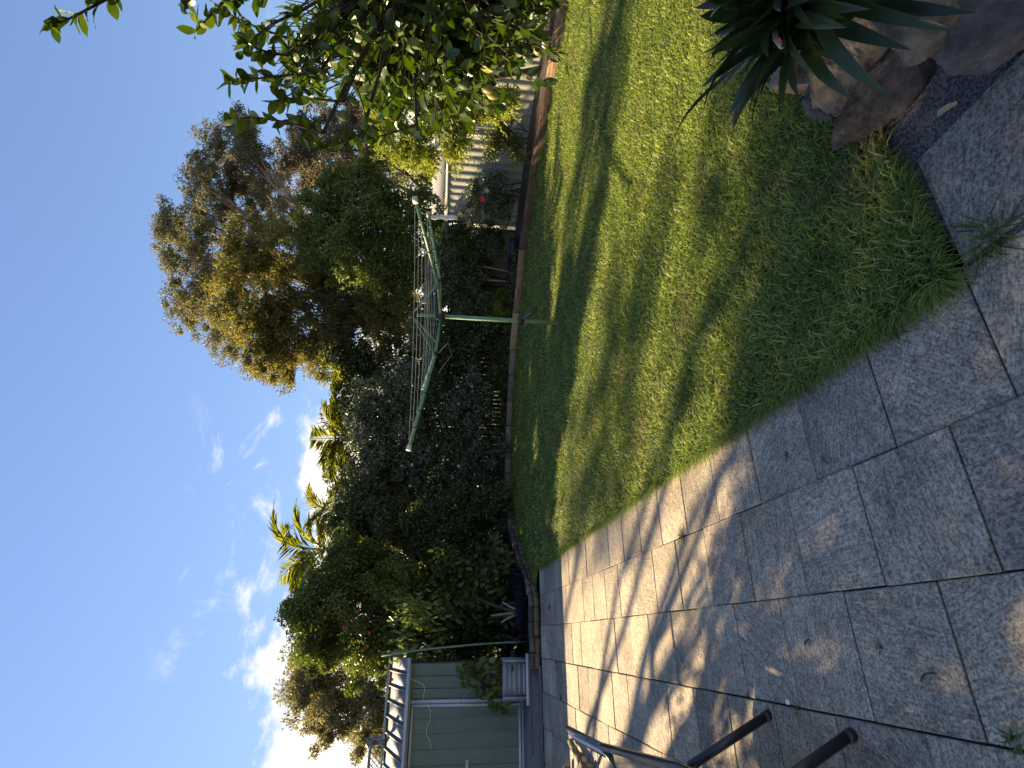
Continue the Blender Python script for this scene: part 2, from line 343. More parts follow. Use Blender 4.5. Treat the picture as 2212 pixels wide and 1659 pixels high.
def clump_leaves(mb, r, C, R, n, Ln, Wd, flat=.85, droop=.35, kind=2, shell=2.0, vb=.5, vs=.25, upn=.7):
    C = np.asarray(C, float).reshape(-1, 3); k = len(C); R = np.broadcast_to(np.asarray(R, float), (k,))
    idx = r.randint(0, k, n); d = rvec(r, n); rad = r.uniform(0, 1, n) ** (1 / shell)
    off = d * rad[:, None] * R[idx][:, None]; off[:, 2] *= flat
    P = C[idx] + off
    D = unit(d * .7 + rvec(r, n) * .9 + np.array([0, 0, -droop]))
    Nn = unit(rvec(r, n) + np.array([0, 0, upn]) + d * .4)
    cv = r.normal(vb, .10, k)[idx]
    v = np.clip(cv + r.normal(0, vs, n) * .6, 0, 1)
    leaf_mb(mb, P, D, Nn, r.uniform(.7, 1.25, n) * Ln, r.uniform(.8, 1.2, n) * Wd, v, kind)
def make_tree(name, label, cat, base, fork, clumps, leaf, bark, nleaf, Ln, Wd, rtrunk, seed, nsub=7, subr=.5, flat=.85, droop=.35, kind=2, vb=.5, vs=.3, group=None, brad=.35, extra=None, trunk_bend=.0, shell=2.0, stems=1):
    r = rs(seed); base = np.asarray(base, float); t = thing(name, label, cat, base, group)
    C = np.array([c[:3] for c in clumps]); R = np.array([c[3] for c in clumps]); fork = np.asarray(fork, float)
    tr = MB(); br = MB(); starts = []
    for s in range(stems):
        b0 = base + (np.array([r.uniform(-.2, .2), r.uniform(-.2, .2), 0]) if stems > 1 else 0); f0 = fork + (r.uniform(-.35, .35, 3) if stems > 1 else 0)
        pts = bez(b0, (b0 + f0) / 2 + np.array([trunk_bend + r.uniform(-.1, .1), r.uniform(-.1, .1), 0]), f0, 9)
        tr.tube(pts, np.linspace(rtrunk * 1.15, rtrunk * .62, 9), 9 if rtrunk > .08 else 6); starts.append(pts)
    sc, sr = [], []; limbs = []; m = max(2, len(C) // 6); order = r.permutation(len(C)); ml = rtrunk * brad
    for rank, ci in enumerate(order):
        c, R_ = C[ci], R[ci]
        if rank < m or not limbs:
            pts = starts[r.randint(len(starts))]; s0 = pts[int(r.uniform(.5, 1.0) * 8)]; r0 = max(ml * 1.5, .016)
        else:
            k = int(np.argmin([np.linalg.norm(c - x) + .5 * max(0, x[2] - c[2]) + r.uniform(0, .3) for x, _ in limbs])); s0, r0 = limbs[k]; r0 = max(r0 * .8, .010)
        L = np.linalg.norm(c - s0); mid = s0 * .5 + c * .5 + np.array([0, 0, -.06 * L]) + r.normal(0, .11 * L, 3)
        p = bez(s0, mid, c, 7); p[1:-1] += r.normal(0, .025 * L, (5, 3)); br.tube(p, np.linspace(r0, r0 * .3, 7), 5, False)
        limbs += [(p[k], r0 * (1 - .7 * k / 6)) for k in (2, 3, 4, 5)]
        for q in range(nsub):
            d = rvec(r, 1)[0]; e = c + d * R_ * np.array([1, 1, flat]) * r.uniform(.3, 1.08)
            j = r.randint(3, 7); br.tube(bez(p[j], (p[j] + e) / 2 + r.normal(0, .08, 3) * R_, e, 4), np.linspace(r0 * .33, r0 * .08, 4), 3, False)
            sc.append(e); sr.append(R_ * subr * r.choice([.5, .7, .9, 1.1, 1.4]))
    tr.build('trunk', bark, t, True); br.build('branches', bark, t, True)
    cr = MB(); clump_leaves(cr, r, np.array(sc), np.array(sr), nleaf, Ln, Wd, flat, droop, kind, shell, vb, vs)
    if extra: extra(cr, r, np.array(sc))
    cr.build('crown', leaf, t)
    return t, np.array(sc), r
def dz(pts, Y, r, ys=0, seed=0):     # list of (px, py[, r]) seen in the 2212-wide frame -> clumps at depth Y
    q = rs(seed); out = []
    for p in pts:
        Yk = Y + q.uniform(-ys, ys); out.append((*at(p[0], p[1], Yk), p[2] if len(p) > 2 else r * q.uniform(.85, 1.15)))
    return out
def flowers(parent, spots, mat, size, seed, name='flower'):
    r = rs(seed); mb = MB(); n = 7
    P = np.zeros((n, 3)); th = np.linspace(0, 2 * math.pi, n, endpoint=False)
    D = np.stack([np.cos(th), np.sin(th), np.full(n, .35)], 1); leaf_mb(mb, P, D, np.tile([0, 0, 1.], (n, 1)), size, size * .75, np.full(n, .5), 3)
    me = mb.mesh(name, mat)
    for p in spots:
        d = Vector(unit(np.array([-p[0], -p[1], .6]) + r.normal(0, .3, 3)))
        o = link(name, me, parent); o.matrix_basis = Matrix.Translation(Vector(p)) @ d.to_track_quat('Z', 'Y').to_matrix().to_4x4()
        o.matrix_parent_inverse = Matrix.Translation(parent.location).inverted()
def blades(mb, P, D, Ln, Wd, v, bend=.35, seed=0):
    n = len(P); D = unit(D); S = unit(np.cross(D, np.array([0, 0, 1.]) + 0 * D)); Ln = np.asarray(Ln)[:, None]; Wd = np.asarray(Wd)[:, None]
    H = unit(D * np.array([1, 1, 0]) + 1e-6)
    mid = P + D * Ln * .55; tip = P + D * Ln * .9 + H * Ln * bend * .55 - np.array([0, 0, 1.]) * Ln * bend * .35
    V = np.stack([P - S * Wd / 2, P + S * Wd / 2, mid + S * Wd * .42, mid - S * Wd * .42, tip], 1)
    i = np.arange(n) * 5
    mb.add(V.reshape(-1, 3), [np.stack([i, i + 1, i + 2, i + 3], 1), np.stack([i + 3, i + 2, i + 4], 1)], v)
    # attribute count: the two face groups share v
def inside(P, poly):
    x, y = P[:, 0], P[:, 1]; poly = np.asarray(poly); c = np.zeros(len(P), bool); j = len(poly) - 1
    for i in range(len(poly)):
        xi, yi = poly[i]; xj, yj = poly[j]
        c ^= ((yi > y) != (yj > y)) & (x < (xj - xi) * (y - yi) / (yj - yi + 1e-12) + xi); j = i
    return c
def sheet(name, poly, z, mat, kind='structure'):
    mb = MB(); n = len(poly); mb.add([(x, y, z) for x, y in poly], [np.array([list(range(n))])]); o = mb.build(name, mat); o['kind'] = kind
    return o

# ------------------------------------------------------------------ setting: ground, lawn, paving, beds
EDGE = [(7.6, 6.2), (6.1, 8.3), (5.26, 9.45), (4.3, 11.0), (3.06, 12.25), (1.72, 12.96), (.86, 13.4), (-.41, 13.6), (-1.68, 13.6), (-2.75, 13.25), (-3.22, 12.2), (-3.42, 10.4), (-3.47, 9.0)]
def build_setting():
    o = sheet('ground', [(-400, -60), (400, -60), (400, 900), (-400, 900)], -.12, M['ground'])
    near = [tuple(pv(1.035, 9.3)[:2]), tuple(pv(1.035, 1.25)[:2]), tuple(pv(1.47, 1.25)[:2]), (1.12, 1.95), (1.5, 2.25), (1.9, 2.1), (4.0, 1.2), (9, 1.2)]
    lawn = near + EDGE
    o = sheet('lawn', lawn, .012, M['turf_soil'])
    # paving bed and slabs
    c = [pv(-9, -2.5), pv(1.03, -2.5), pv(1.03, 9.28), pv(-9, 9.28)]
    bed = sheet('paving', [tuple(p[:2]) for p in c], -.022, M['sand'])
    bm = bmesh.new(); bmesh.ops.create_cube(bm, size=1); w = .449 - .0075
    for v in bm.verts: v.co = Vector((v.co.x * w, v.co.y * w, v.co.z * .05))
    bmesh.ops.bevel(bm, geom=[e for e in bm.edges if all(v.co.z > 0 for v in e.verts)], offset=.005, segments=1, affect='EDGES')
    me = bpy.data.meshes.new('slab'); bm.to_mesh(me); bm.free(); me.materials.append(M['slab'])
    r = random.Random(5); n = 0
    cols = [(.6 + .2245, 1.00), (.155 + .2245, 1.225), (-.29 + .2245, 1.01), (-.74 + .2245, 1.24)] + [(-1.185 + .2245 - .449 * i, 1.02 + .225 * (i % 2)) for i in range(4)]
    for ci, (ac, b0) in enumerate(cols):
        for k in range(-2, 20):
            b = b0 + .449 * k; lo, hi = b - .2245, b + .2245
            if lo > 9.24: continue
            p = pv(ac, b)
            if p[1] < .2 or abs(p[0]) > .72 * p[1] + 1.0: continue
            s = 1.0
            if hi > 9.27: s = (9.27 - lo) / .449; b = (lo + 9.27) / 2
            if s < .12: continue
            o = bpy.data.objects.new('slab', me); COL.objects.link(o); o.parent = bed
            p = pv(ac + r.uniform(-.002, .002), b, -.0255 + r.uniform(-.0035, .0035)); o.location = p
            o.rotation_euler = (r.uniform(-.003, .003), r.uniform(-.003, .003), -PA + r.uniform(-.004, .004)); o.scale = (1, s, 1); n += 1
    # the slab that turns the corner beside the rocks, and the next ones along
    for a, b in ((1.275, .985), (1.275, .53), (1.275, .08)):
        o = bpy.data.objects.new('slab', me); COL.objects.link(o); o.parent = bed; o.location = pv(a, b, -.018); o.rotation_euler = (0, .006, -PA + .01)
    # gravel strip by the rocks
    sheet('gravel_strip', [tuple(pv(1.03, -.5)[:2]), tuple(pv(1.03, 1.20)[:2]), tuple(pv(1.5, 1.27)[:2]), (1.2, 2.0), (2.2, 2.0), (3, -.5)], -.002, M['gravel'])
    # raised beds behind the edging
    mb = MB(); e = np.array(EDGE); nrm = []
    back = np.array([(9.2, 7.2), (7.3, 9.2), (6.5, 10.4), (5.4, 12.0), (4.0, 13.6), (2.2, 14.3), (.9, 14.6), (-.4, 14.8), (-1.9, 14.9), (-4.0, 15), (-6.0, 14.5), (-6.0, 11.6), (-4.9, 10.55)])
    n = len(e); q = rs(3)
    rows = [np.column_stack([e * (1 - t) + back * t, np.full(n, .13) + (.05 * math.sin(math.pi * t))]) for t in np.linspace(0, 1, 6)]
    rows = [np.concatenate([R[:, :2], R[:, 2:3] + q.uniform(-.012, .012, (n, 1))], 1) for R in rows]
    V = np.concatenate([np.column_stack([e, np.full(n, -.05)])] + rows); F = []
    for i in range(6):
        for k in range(n - 1): F.append([i * n + k, i * n + k + 1, (i + 1) * n + k + 1, (i + 1) * n + k])
    mb.add(V, [np.array(F)[:, ::-1]]); o = mb.build('garden_bed', M['soil'], None, True); o['kind'] = 'structure'
    return lawn
LAWN = build_setting()

def build_edging():
    t = thing('timber_edging', 'weathered orange brown timber sleeper edging along the sunny side of the lawn', 'edging', (4.3, 11, 0))
    q = random.Random(4)
    seg = [np.array(p) for p in EDGE[:7]]
    for a, b in zip(seg[:-1], seg[1:]):
        L = np.linalg.norm(b - a); k = max(1, round(L / 1.6)); d = (b - a) / L
        for i in range(k):
            s, e = a + d * (L * i / k + .006), a + d * (L * (i + 1) / k - .006); mb = MB()
            mb.bar((*s, .075), (*e, .075), .085, .19, v=q.random()); o = mb.build('sleeper', M['timber'], t)
            m = o.modifiers.new('bevel', 'BEVEL'); m.width = .008; m.segments = 1
    t = thing('concrete_edging', 'low weathered concrete block edging in front of the dark hedge', 'edging', (-.4, 13.6, 0))
    seg = [np.array(p) for p in EDGE[6:11]]
    for a, b in zip(seg[:-1], seg[1:]):
        L = np.linalg.norm(b - a); k = max(1, round(L / .62)); d = (b - a) / L
        for i in range(k):
            s, e = a + d * (L * i / k + .008), a + d * (L * (i + 1) / k - .008); mb = MB(); h = q.uniform(-.006, .006)
            mb.bar((*s, .055 + h), (*e, .055 + h), .10, .19, v=.5); o = mb.build('block', M['edge'], t)
            m = o.modifiers.new('bevel', 'BEVEL'); m.width = .012; m.segments = 1
    t = thing('brick_edging', 'row of old bricks curving from the hedge to the shed slab', 'edging', (-3.4, 10, 0))
    seg = [np.array(p) for p in EDGE[10:]] + [np.array(pv(-.45, 9.55)[:2])]
    for a, b in zip(seg[:-1], seg[1:]):
        L = np.linalg.norm(b - a); k = max(1, round(L / .24)); d = (b - a) / L
        for i in range(k):
            s, e = a + d * (L * i / k + .006), a + d * (L * (i + 1) / k - .006); mb = MB(); h = q.uniform(-.01, .01)
            for lv in (0, 1):
                mb2 = MB(); w = q.uniform(-.006, .006)
                mb2.bar((*(s + w), .02 + .085 * lv + h), (*(e + w), .02 + .085 * lv + h), .11, .078); mb2.build('brick', M['brick'], t)
build_edging()

# ------------------------------------------------------------------ fences
def corr_sheet(p, q, z0, z1, depth=.014, pitch=.19):
    p, q = np.array(p), np.array(q); L = np.linalg.norm(q - p); d = (q - p) / L; nn = np.array([d[1], -d[0]]); xs, ys = [], []
    k = max(1, round(L / pitch)); P = L / k
    for i in range(k):
        for fx, fy in ((0, 0), (.38, 0), (.5, 1), (.88, 1)): xs.append((i + fx) * P); ys.append(fy * depth)
    xs.append(L); ys.append(0); xy = p + np.outer(xs, d) + np.outer(ys, nn); n = len(xy)
    V = np.concatenate([np.column_stack([xy, np.full(n, z0)]), np.column_stack([xy, np.full(n, z1)])])
    return V, np.array([[i, i + 1, n + i + 1, n + i] for i in range(n - 1)])
def steel_fence(name, label, pts, mat, top, z0=.1):
    t = thing(name, label, 'fence', (*pts[0], 0))
    for a, b in zip(pts[:-1], pts[1:]):
        a, b = np.array(a), np.array(b); L = np.linalg.norm(b - a); k = max(1, round(L / .78)); d = (b - a) / L
        for i in range(k):
            s, e = a + d * (L * i / k), a + d * (L * (i + 1) / k); mb = MB(); V, F = corr_sheet(s, e, z0, top - .03); mb.add(V, [F]); mb.build('sheet', mat, t)
            if i % 3 == 0: mb = MB(); mb.box((*(s - d * .0), (z0 + top) / 2 + .01), (.05, .05, top - z0 + .03)); mb.build('post', mat, t)
        mb = MB(); mb.bar((*a, top), (*b, top), .05, .05); mb.build('top_rail', mat, t)
        mb = MB(); mb.bar((*a, z0), (*b, z0), .05, .06); mb.build('bottom_rail', mat, t)
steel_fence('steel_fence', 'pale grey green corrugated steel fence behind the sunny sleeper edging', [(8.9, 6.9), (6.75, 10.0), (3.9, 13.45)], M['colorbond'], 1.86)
steel_fence('steel_fence', 'corrugated steel fence in a brown grey darkened for shade behind the clothesline pole', [(3.88, 13.75), (1.0, 14.75)], M['colorbond_shaded'], 1.72)
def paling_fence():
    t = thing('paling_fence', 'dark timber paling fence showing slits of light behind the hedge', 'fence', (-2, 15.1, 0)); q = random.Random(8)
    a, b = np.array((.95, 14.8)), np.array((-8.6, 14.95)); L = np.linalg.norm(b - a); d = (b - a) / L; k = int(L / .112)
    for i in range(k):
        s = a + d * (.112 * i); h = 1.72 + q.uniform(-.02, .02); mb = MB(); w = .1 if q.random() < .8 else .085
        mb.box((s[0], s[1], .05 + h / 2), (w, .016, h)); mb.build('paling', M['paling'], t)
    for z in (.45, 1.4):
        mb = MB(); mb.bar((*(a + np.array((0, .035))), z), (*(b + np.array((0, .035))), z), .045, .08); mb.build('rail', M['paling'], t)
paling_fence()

# ------------------------------------------------------------------ shed
def build_shed():
    B0, ZB = 10.78, .10                       # front wall line in paving coordinates, slab top
    s = MB()
    c = [pv(-6, 9.62), pv(-.40, 9.62), pv(-.40, 14.5), pv(-6, 14.5)]; V = [(*p[:2], ZB) for p in c] + [(*p[:2], -.1) for p in c]
    s.add(V, [[[0, 1, 2, 3]], [[4, 5, 1, 0], [5, 6, 2, 1], [6, 7, 3, 2], [7, 4, 0, 3]]]); o = s.build('shed_slab', M['slabgrey']); o['kind'] = 'structure'
    c = [pv(-6, 9.28), pv(-.40, 9.28), pv(-.40, 9.62), pv(-6, 9.62)]; sheet('dirt_strip', [tuple(p[:2]) for p in c], .01, M['concrete'])
    t = thing('garden_shed', 'dusty green steel garden shed with pale framed double doors', 'shed', pv(-1.5, B0))
    EH = 2.06
    def wallbox(a0, a1, b, z0, z1, th, mat, name, par): mb = MB(); mb.bar(pv(a0, b, (z0 + z1) / 2), pv(a1, b, (z0 + z1) / 2), th, z1 - z0); return mb.build(name, mat, par)
    AR, AJ, AC, AL = -.40, -.97, -2.11, -3.25           # right end, right jamb, door meeting line, left jamb
    def panel(a0, a1, b, z0, z1, name, par, proud=0.0):
        # a pan of wall steel with a folded rib at its edge
        mb = MB(); n = 4; xs = [a0 + .006, a0 + .018, a0 + .03, a1 - .004]; ys = [0, -.014, 0, 0]
        V = [pv(x, b + y - proud, z0) for x, y in zip(xs, ys)] + [pv(x, b + y - proud, z1) for x, y in zip(xs, ys)]
        mb.add(V, [np.array([[i, i + 1, n + i + 1, n + i] for i in range(n - 1)])]); o = mb.build(name, M['shed'], par); return o
    wallbox(-5, AR, B0 + .03, ZB, EH, .02, M['shed'], 'wall_backing', t)
    q = .19; a = AR
    while a - q > AJ + .02: panel(a - q, a, B0, ZB, EH, 'wall_panel', t); a -= q
    panel(AJ + .03, a, B0, ZB, EH, 'wall_panel', t)
    for k in range(6): panel(AL - .05 - q * (k + 1), AL - .05 - q * k, B0, ZB, EH, 'wall_panel', t)
    for k in range(14):                                     # end wall
        mb = MB(); mb.bar(pv(AR, B0 + .03 + .2 * k, (ZB + EH) / 2), pv(AR, B0 + .22 + .2 * k, (ZB + EH) / 2), .012, EH - ZB); mb.build('wall_panel', M['shed'], t)
    for d0, d1 in ((AC + .006, AJ - .035), (AL + .035, AC - .006)):
        d = MB(); d.bar(pv(d0, B0 - .035, 1.05), pv(d1, B0 - .035, 1.05), .012, 1.86); door = d.build('door', M['shed'], t)
        w = (d1 - d0) / 5
        for k in range(5):
            pmb = MB(); n = 4; a0, a1 = d0 + w * k, d0 + w * (k + 1); xs = [a0 + .004, a0 + .016, a0 + .028, a1 - .003]; ys = [0, -.012, 0, 0]
            V = [pv(x, B0 - .045 + y, ZB + .04) for x, y in zip(xs, ys)] + [pv(x, B0 - .045 + y, EH - .06) for x, y in zip(xs, ys)]
            pmb.add(V, [np.array([[i, i + 1, n + i + 1, n + i] for i in range(n - 1)])]); o = pmb.build('door_panel', M['shed'], t); o.parent = door; o.matrix_parent_inverse = Matrix()
            o.matrix_basis = Matrix()
        for (p, r_) in ((pv(d0, B0 - .06, ZB + .04), pv(d0, B0 - .06, EH - .06)), (pv(d1, B0 - .06, ZB + .04), pv(d1, B0 - .06, EH - .06))):
            mb = MB(); mb.bar(p + EW * (.022 if p[0] == pv(d0, B0 - .06)[0] else -.022), r_ + EW * (.022 if p[0] == pv(d0, B0 - .06)[0] else -.022), .03, .042, up=(0, 0, 1)); o = sub('stile', mb, M['trim'], door)
        for z in (ZB + .06, EH - .08):
            mb = MB(); mb.bar(pv(d0 + .05, B0 - .06, z), pv(d1 - .05, B0 - .06, z), .03, .04); sub('door_rail', mb, M['trim'], door)
    for a_ in (AJ, AL):
        mb = MB(); mb.bar(pv(a_, B0 - .04, ZB), pv(a_, B0 - .04, EH), .05, .05); mb.build('door_jamb', M['trim'], t)
    mb = MB(); mb.bar(pv(AL, B0 - .05, EH - .02), pv(AR, B0 - .05, EH - .02), .05, .045); mb.build('header_trim', M['trim'], t)
    mb = MB(); mb.bar(pv(AL, B0 - .05, ZB + .012), pv(AJ, B0 - .05, ZB + .012), .05, .024); mb.build('door_sill', M['trim'], t)
    for a0, a1 in ((AC + .02, AC + .30), (AC - .42, AC - .02)):
        mb = MB(); mb.bar(pv(a0, B0 - .085, 1.04), pv(a1, B0 - .085, 1.04), .012, .055); mb.build('latch_bar', M['trim'], t)
    mb = MB(); mb.bar(pv(AC - .05, B0 - .10, 1.04), pv(AC + .05, B0 - .10, 1.04), .02, .03).build('latch', M['metal_dark'], t)
    mb = MB(); mb.box(pv(AC - .06, B0 - .115, .97), (.045, .02, .05)); mb.tube([pv(AC - .075, B0 - .115, .99), pv(AC - .075, B0 - .115, 1.03), pv(AC - .045, B0 - .115, 1.03), pv(AC - .045, B0 - .115, .99)], .005, 6); mb.build('padlock', M['metal_dark'], t)
    # roof: sheets with ribs rising to the ridge
    RB, RZ = B0 + 1.35, 2.50; A0, A1 = -4.6, AR + .10
    n = 17; w = (A1 - A0) / n; e0, z0 = B0 - .16, EH + .02
    for k in range(n):
        a0, a1 = A0 + w * k, A0 + w * (k + 1); mb = MB(); V = [pv(a0 + .002, e0, z0), pv(a1 - .002, e0, z0), pv(a1 - .002, RB, RZ), pv(a0 + .002, RB, RZ)]
        V2 = [np.array(v) - np.array((0, 0, .008)) for v in V]; mb.add(V + V2, [[[0, 1, 2, 3]], [[7, 6, 5, 4]], [[0, 4, 5, 1], [1, 5, 6, 2], [2, 6, 7, 3], [3, 7, 4, 0]]]); rf = mb.build('roof_sheet', M['roof'], t)
        mb = MB(); mb.bar(pv(a0, e0, z0 + .018), pv(a0, RB, RZ + .018), .018, .03); sub('rib', mb, M['roof'], rf)
    mb = MB(); mb.add([pv(A0, RB, RZ), pv(A1, RB, RZ), pv(A1, RB + 1.4, EH), pv(A0, RB + 1.4, EH)], [[[0, 1, 2, 3]]]); mb.build('roof_sheet', M['roof'], t)
    mb = MB(); mb.bar(pv(A0, e0 - .03, z0 - .01), pv(A1, e0 - .03, z0 - .01), .06, .055); mb.build('gutter', M['trim'], t)
    mb = MB(); mb.bar(pv(A0, RB, RZ + .03), pv(A1, RB, RZ + .03), .12, .03); mb.build('ridge_cap', M['trim'], t)
    # lattice screen seen over the ridge
    lt = thing('lattice_screen', 'dark diamond lattice screen standing just above the shed roof ridge', 'lattice', pv(-2.6, 13.4))
    a0, a1, b, z0, z1 = -5.2, -1.85, 13.4, 2.46, 2.88; h = z1 - z0; sp = .105
    for sgn in (1, -1):
        x = a0 - h
        while x < a1 + h:
            xa, xb = (x, x + h) if sgn > 0 else (x + h, x); za, zb = z0, z1
            # clip to the frame
            if min(xa, xb) > a0 and max(xa, xb) < a1:
                mb = MB(); mb.bar(pv(xa, b + .012 * sgn, za), pv(xb, b + .012 * sgn, zb), .010, .036, up=EL); mb.build('slat', M['lattice'], lt)
            x += sp
    for z in (z0, z1): mb = MB(); mb.bar(pv(a0, b, z), pv(a1, b, z), .05, .05); mb.build('frame_rail', M['lattice'], lt)
    for x in np.linspace(a0, a1, 4): mb = MB(); mb.bar(pv(x, b + .04, .0), pv(x, b + .04, z1), .06, .06); mb.build('post', M['lattice'], lt)
    vt = thing('roof_vent', 'dark capped vent pipe sticking up beside the lattice on the shed roof', 'vent', pv(-1.72, 12.0, 2.45)); p = pv(-1.72, 12.0, 2.42)
    MB().tube([p, p + np.array((0, 0, .28))], .045, 10).build('pipe', M['metal_dark'], vt, True)
    MB().lathe(p + np.array((0, 0, .26)), [(.05, 0), (.09, .02), (.09, .10), (.05, .14)], 12).build('cap', M['metal_dark'], vt, True)
    # planter box by the shed
    pl = thing('ribbed_planter', 'blue grey ribbed metal planter box standing on the shed slab', 'planter', pv(-.60, 10.1, ZB))
    a0, a1, b0, b1, z0, z1 = -.92, -.30, 9.95, 10.35, ZB + .05, ZB + .43
    for k in range(5):
        z = z0 + (z1 - z0) * (k + .5) / 5; hh = (z1 - z0) / 5
        mb = MB(); mb.bar(pv(a0 + .09, b0 + .015, z - hh * .1), pv(a1 - .09, b0 + .015, z - hh * .1), .02, hh * .52); mb.build('rib', M['planter'], pl)
    mb = MB(); mb.bar(pv(a0 + .02, b0 + .04, (z0 + z1) / 2), pv(a1 - .02, b0 + .04, (z0 + z1) / 2), .012, z1 - z0); mb.build('front_panel', M['planter'], pl)
    for a in (a0 + .045, a1 - .045): mb = MB(); mb.bar(pv(a, b0 + .012, z0 - .0), pv(a, b0 + .012, z1), .035, .09, up=EL); mb.build('corner_post', M['planter'], pl)
    for a in (a0 + .01, a1 - .01): mb = MB(); mb.bar(pv(a, b0 + .045, (z0 + z1) / 2), pv(a, b1, (z0 + z1) / 2), .012, z1 - z0); mb.build('side_panel', M['planter'], pl)
    mb = MB(); mb.bar(pv(a0 + .02, b1, (z0 + z1) / 2), pv(a1 - .02, b1, (z0 + z1) / 2), .012, z1 - z0); mb.build('back_panel', M['planter'], pl)
    mb = MB(); mb.bar(pv(a0 - .06, b0 - .02, z0 - .02), pv(a1 + .06, b0 - .02, z0 - .02), .05, .045); mb.build('base_rail', M['trim'], pl)
    mb = MB(); mb.bar(pv(a0 + .02, (b0 + b1) / 2, z1 - .06), pv(a1 - .02, (b0 + b1) / 2, z1 - .06), .30, .02); mb.build('soil', M['soil'], pl)
    mb = MB(); mb.bar(pv(-1.6, 9.66, ZB + .012), pv(-.3, 9.68, ZB + .012), .035, .022); o = mb.build('rusty_bar', M['rust']); tag(o, 'thin rusty steel bar lying on the slab under the ribbed planter', 'bar')
    # leaning stake
    p0, p1 = gp(1143, 1386, .0), at(824, 1416, 9.55); mid = (p0 + p1) / 2 + np.array([.08, 0, .0])
    o = MB().tube(bez(p0, mid, p1, 10), np.linspace(.016, .019, 10), 8).build('garden_stake', plain('dull green stake', [(.09, .15, .12), (.16, .23, .18)], 8, .5), None, True); tag(o, 'long dull green stake leaning across the shed corner', 'stake')
    # loose white cord over wall and door
    pts = [(884, 1464), (893, 1469), (904, 1473), (915, 1480), (918, 1492), (914, 1502), (915, 1512), (923, 1521), (930, 1536), (929, 1556), (922, 1572), (921, 1586), (929, 1600), (932, 1620)]
    P = []
    for k, (x, y) in enumerate(pts):
        d = at(x, y, 1) - np.array([0, 0, CAM_H]); nb = EL @ d; s_ = (B0 - .105 - 0.0) / nb; P.append(np.array([0, 0, CAM_H]) + d * s_)
    o = MB().tube(P, .004, 5).build('white_cord', M['cord'], None, True); tag(o, 'thin white cord hanging in loose curves across the shed front', 'cord')
build_shed()

# ------------------------------------------------------------------ neighbour's house
def build_house():
    t = thing('neighbour_house', 'low house with striped roof and orange brown fascia behind the steel fence', 'house', (7, 18, 0))
    x0, x1, Y, ze, zr = 5.45, 8.9, 18.0, 1.99, 2.52
    MB().box(((x0 + x1) / 2 + .2, Y + 1.9, .95), (x1 - x0 - .4, 3.0, 1.9)).build('wall', M['house_wall'], t)
    MB().box(((x0 + x1) / 2 - .25, Y - .02, ze - .06), (x1 - x0 - 1.0, .04, .16)).build('fascia', M['fascia'], t)
    MB().box(((x0 + x1) / 2 - .25, Y - .05, ze + .04), (x1 - x0 - 1.0, .06, .03)).build('gutter', M['fascia'], t)
    rf = MB().add([(x0 - .05, Y, ze + .06), (x1 - .75, Y, ze + .06), (x1 - .05, Y + 1.8, zr), (x0 - .05, Y + 1.8, zr)], [[[0, 1, 2, 3]]]).build('roof', M['roof_grey'], t)
    k = 26
    for i in range(k):
        x = x0 + (x1 - .8 - x0) * i / k; mb = MB(); mb.bar((x, Y, ze + .075), (x + .10, Y + 1.8, zr + .02), .055, .03); sub('rib', mb, M['roof_white'], rf)
    MB().box((x1 - .35, Y + .9, 2.0), (.8, 1.7, .34)).build('blue_side', M['blue_wall'], t)
    MB().bar((x1 - .75, Y - .01, ze + .02), (x1 - .02, Y + 1.8, zr), .06, .18).build('barge_board', M['bark_dark'], t)
    MB().bar((x0, Y - .06, ze), (x0, Y - .06, ze - .4), .05, .05, up=(0, 1, 0)).build('downpipe', M['roof_white'], t)
build_house()

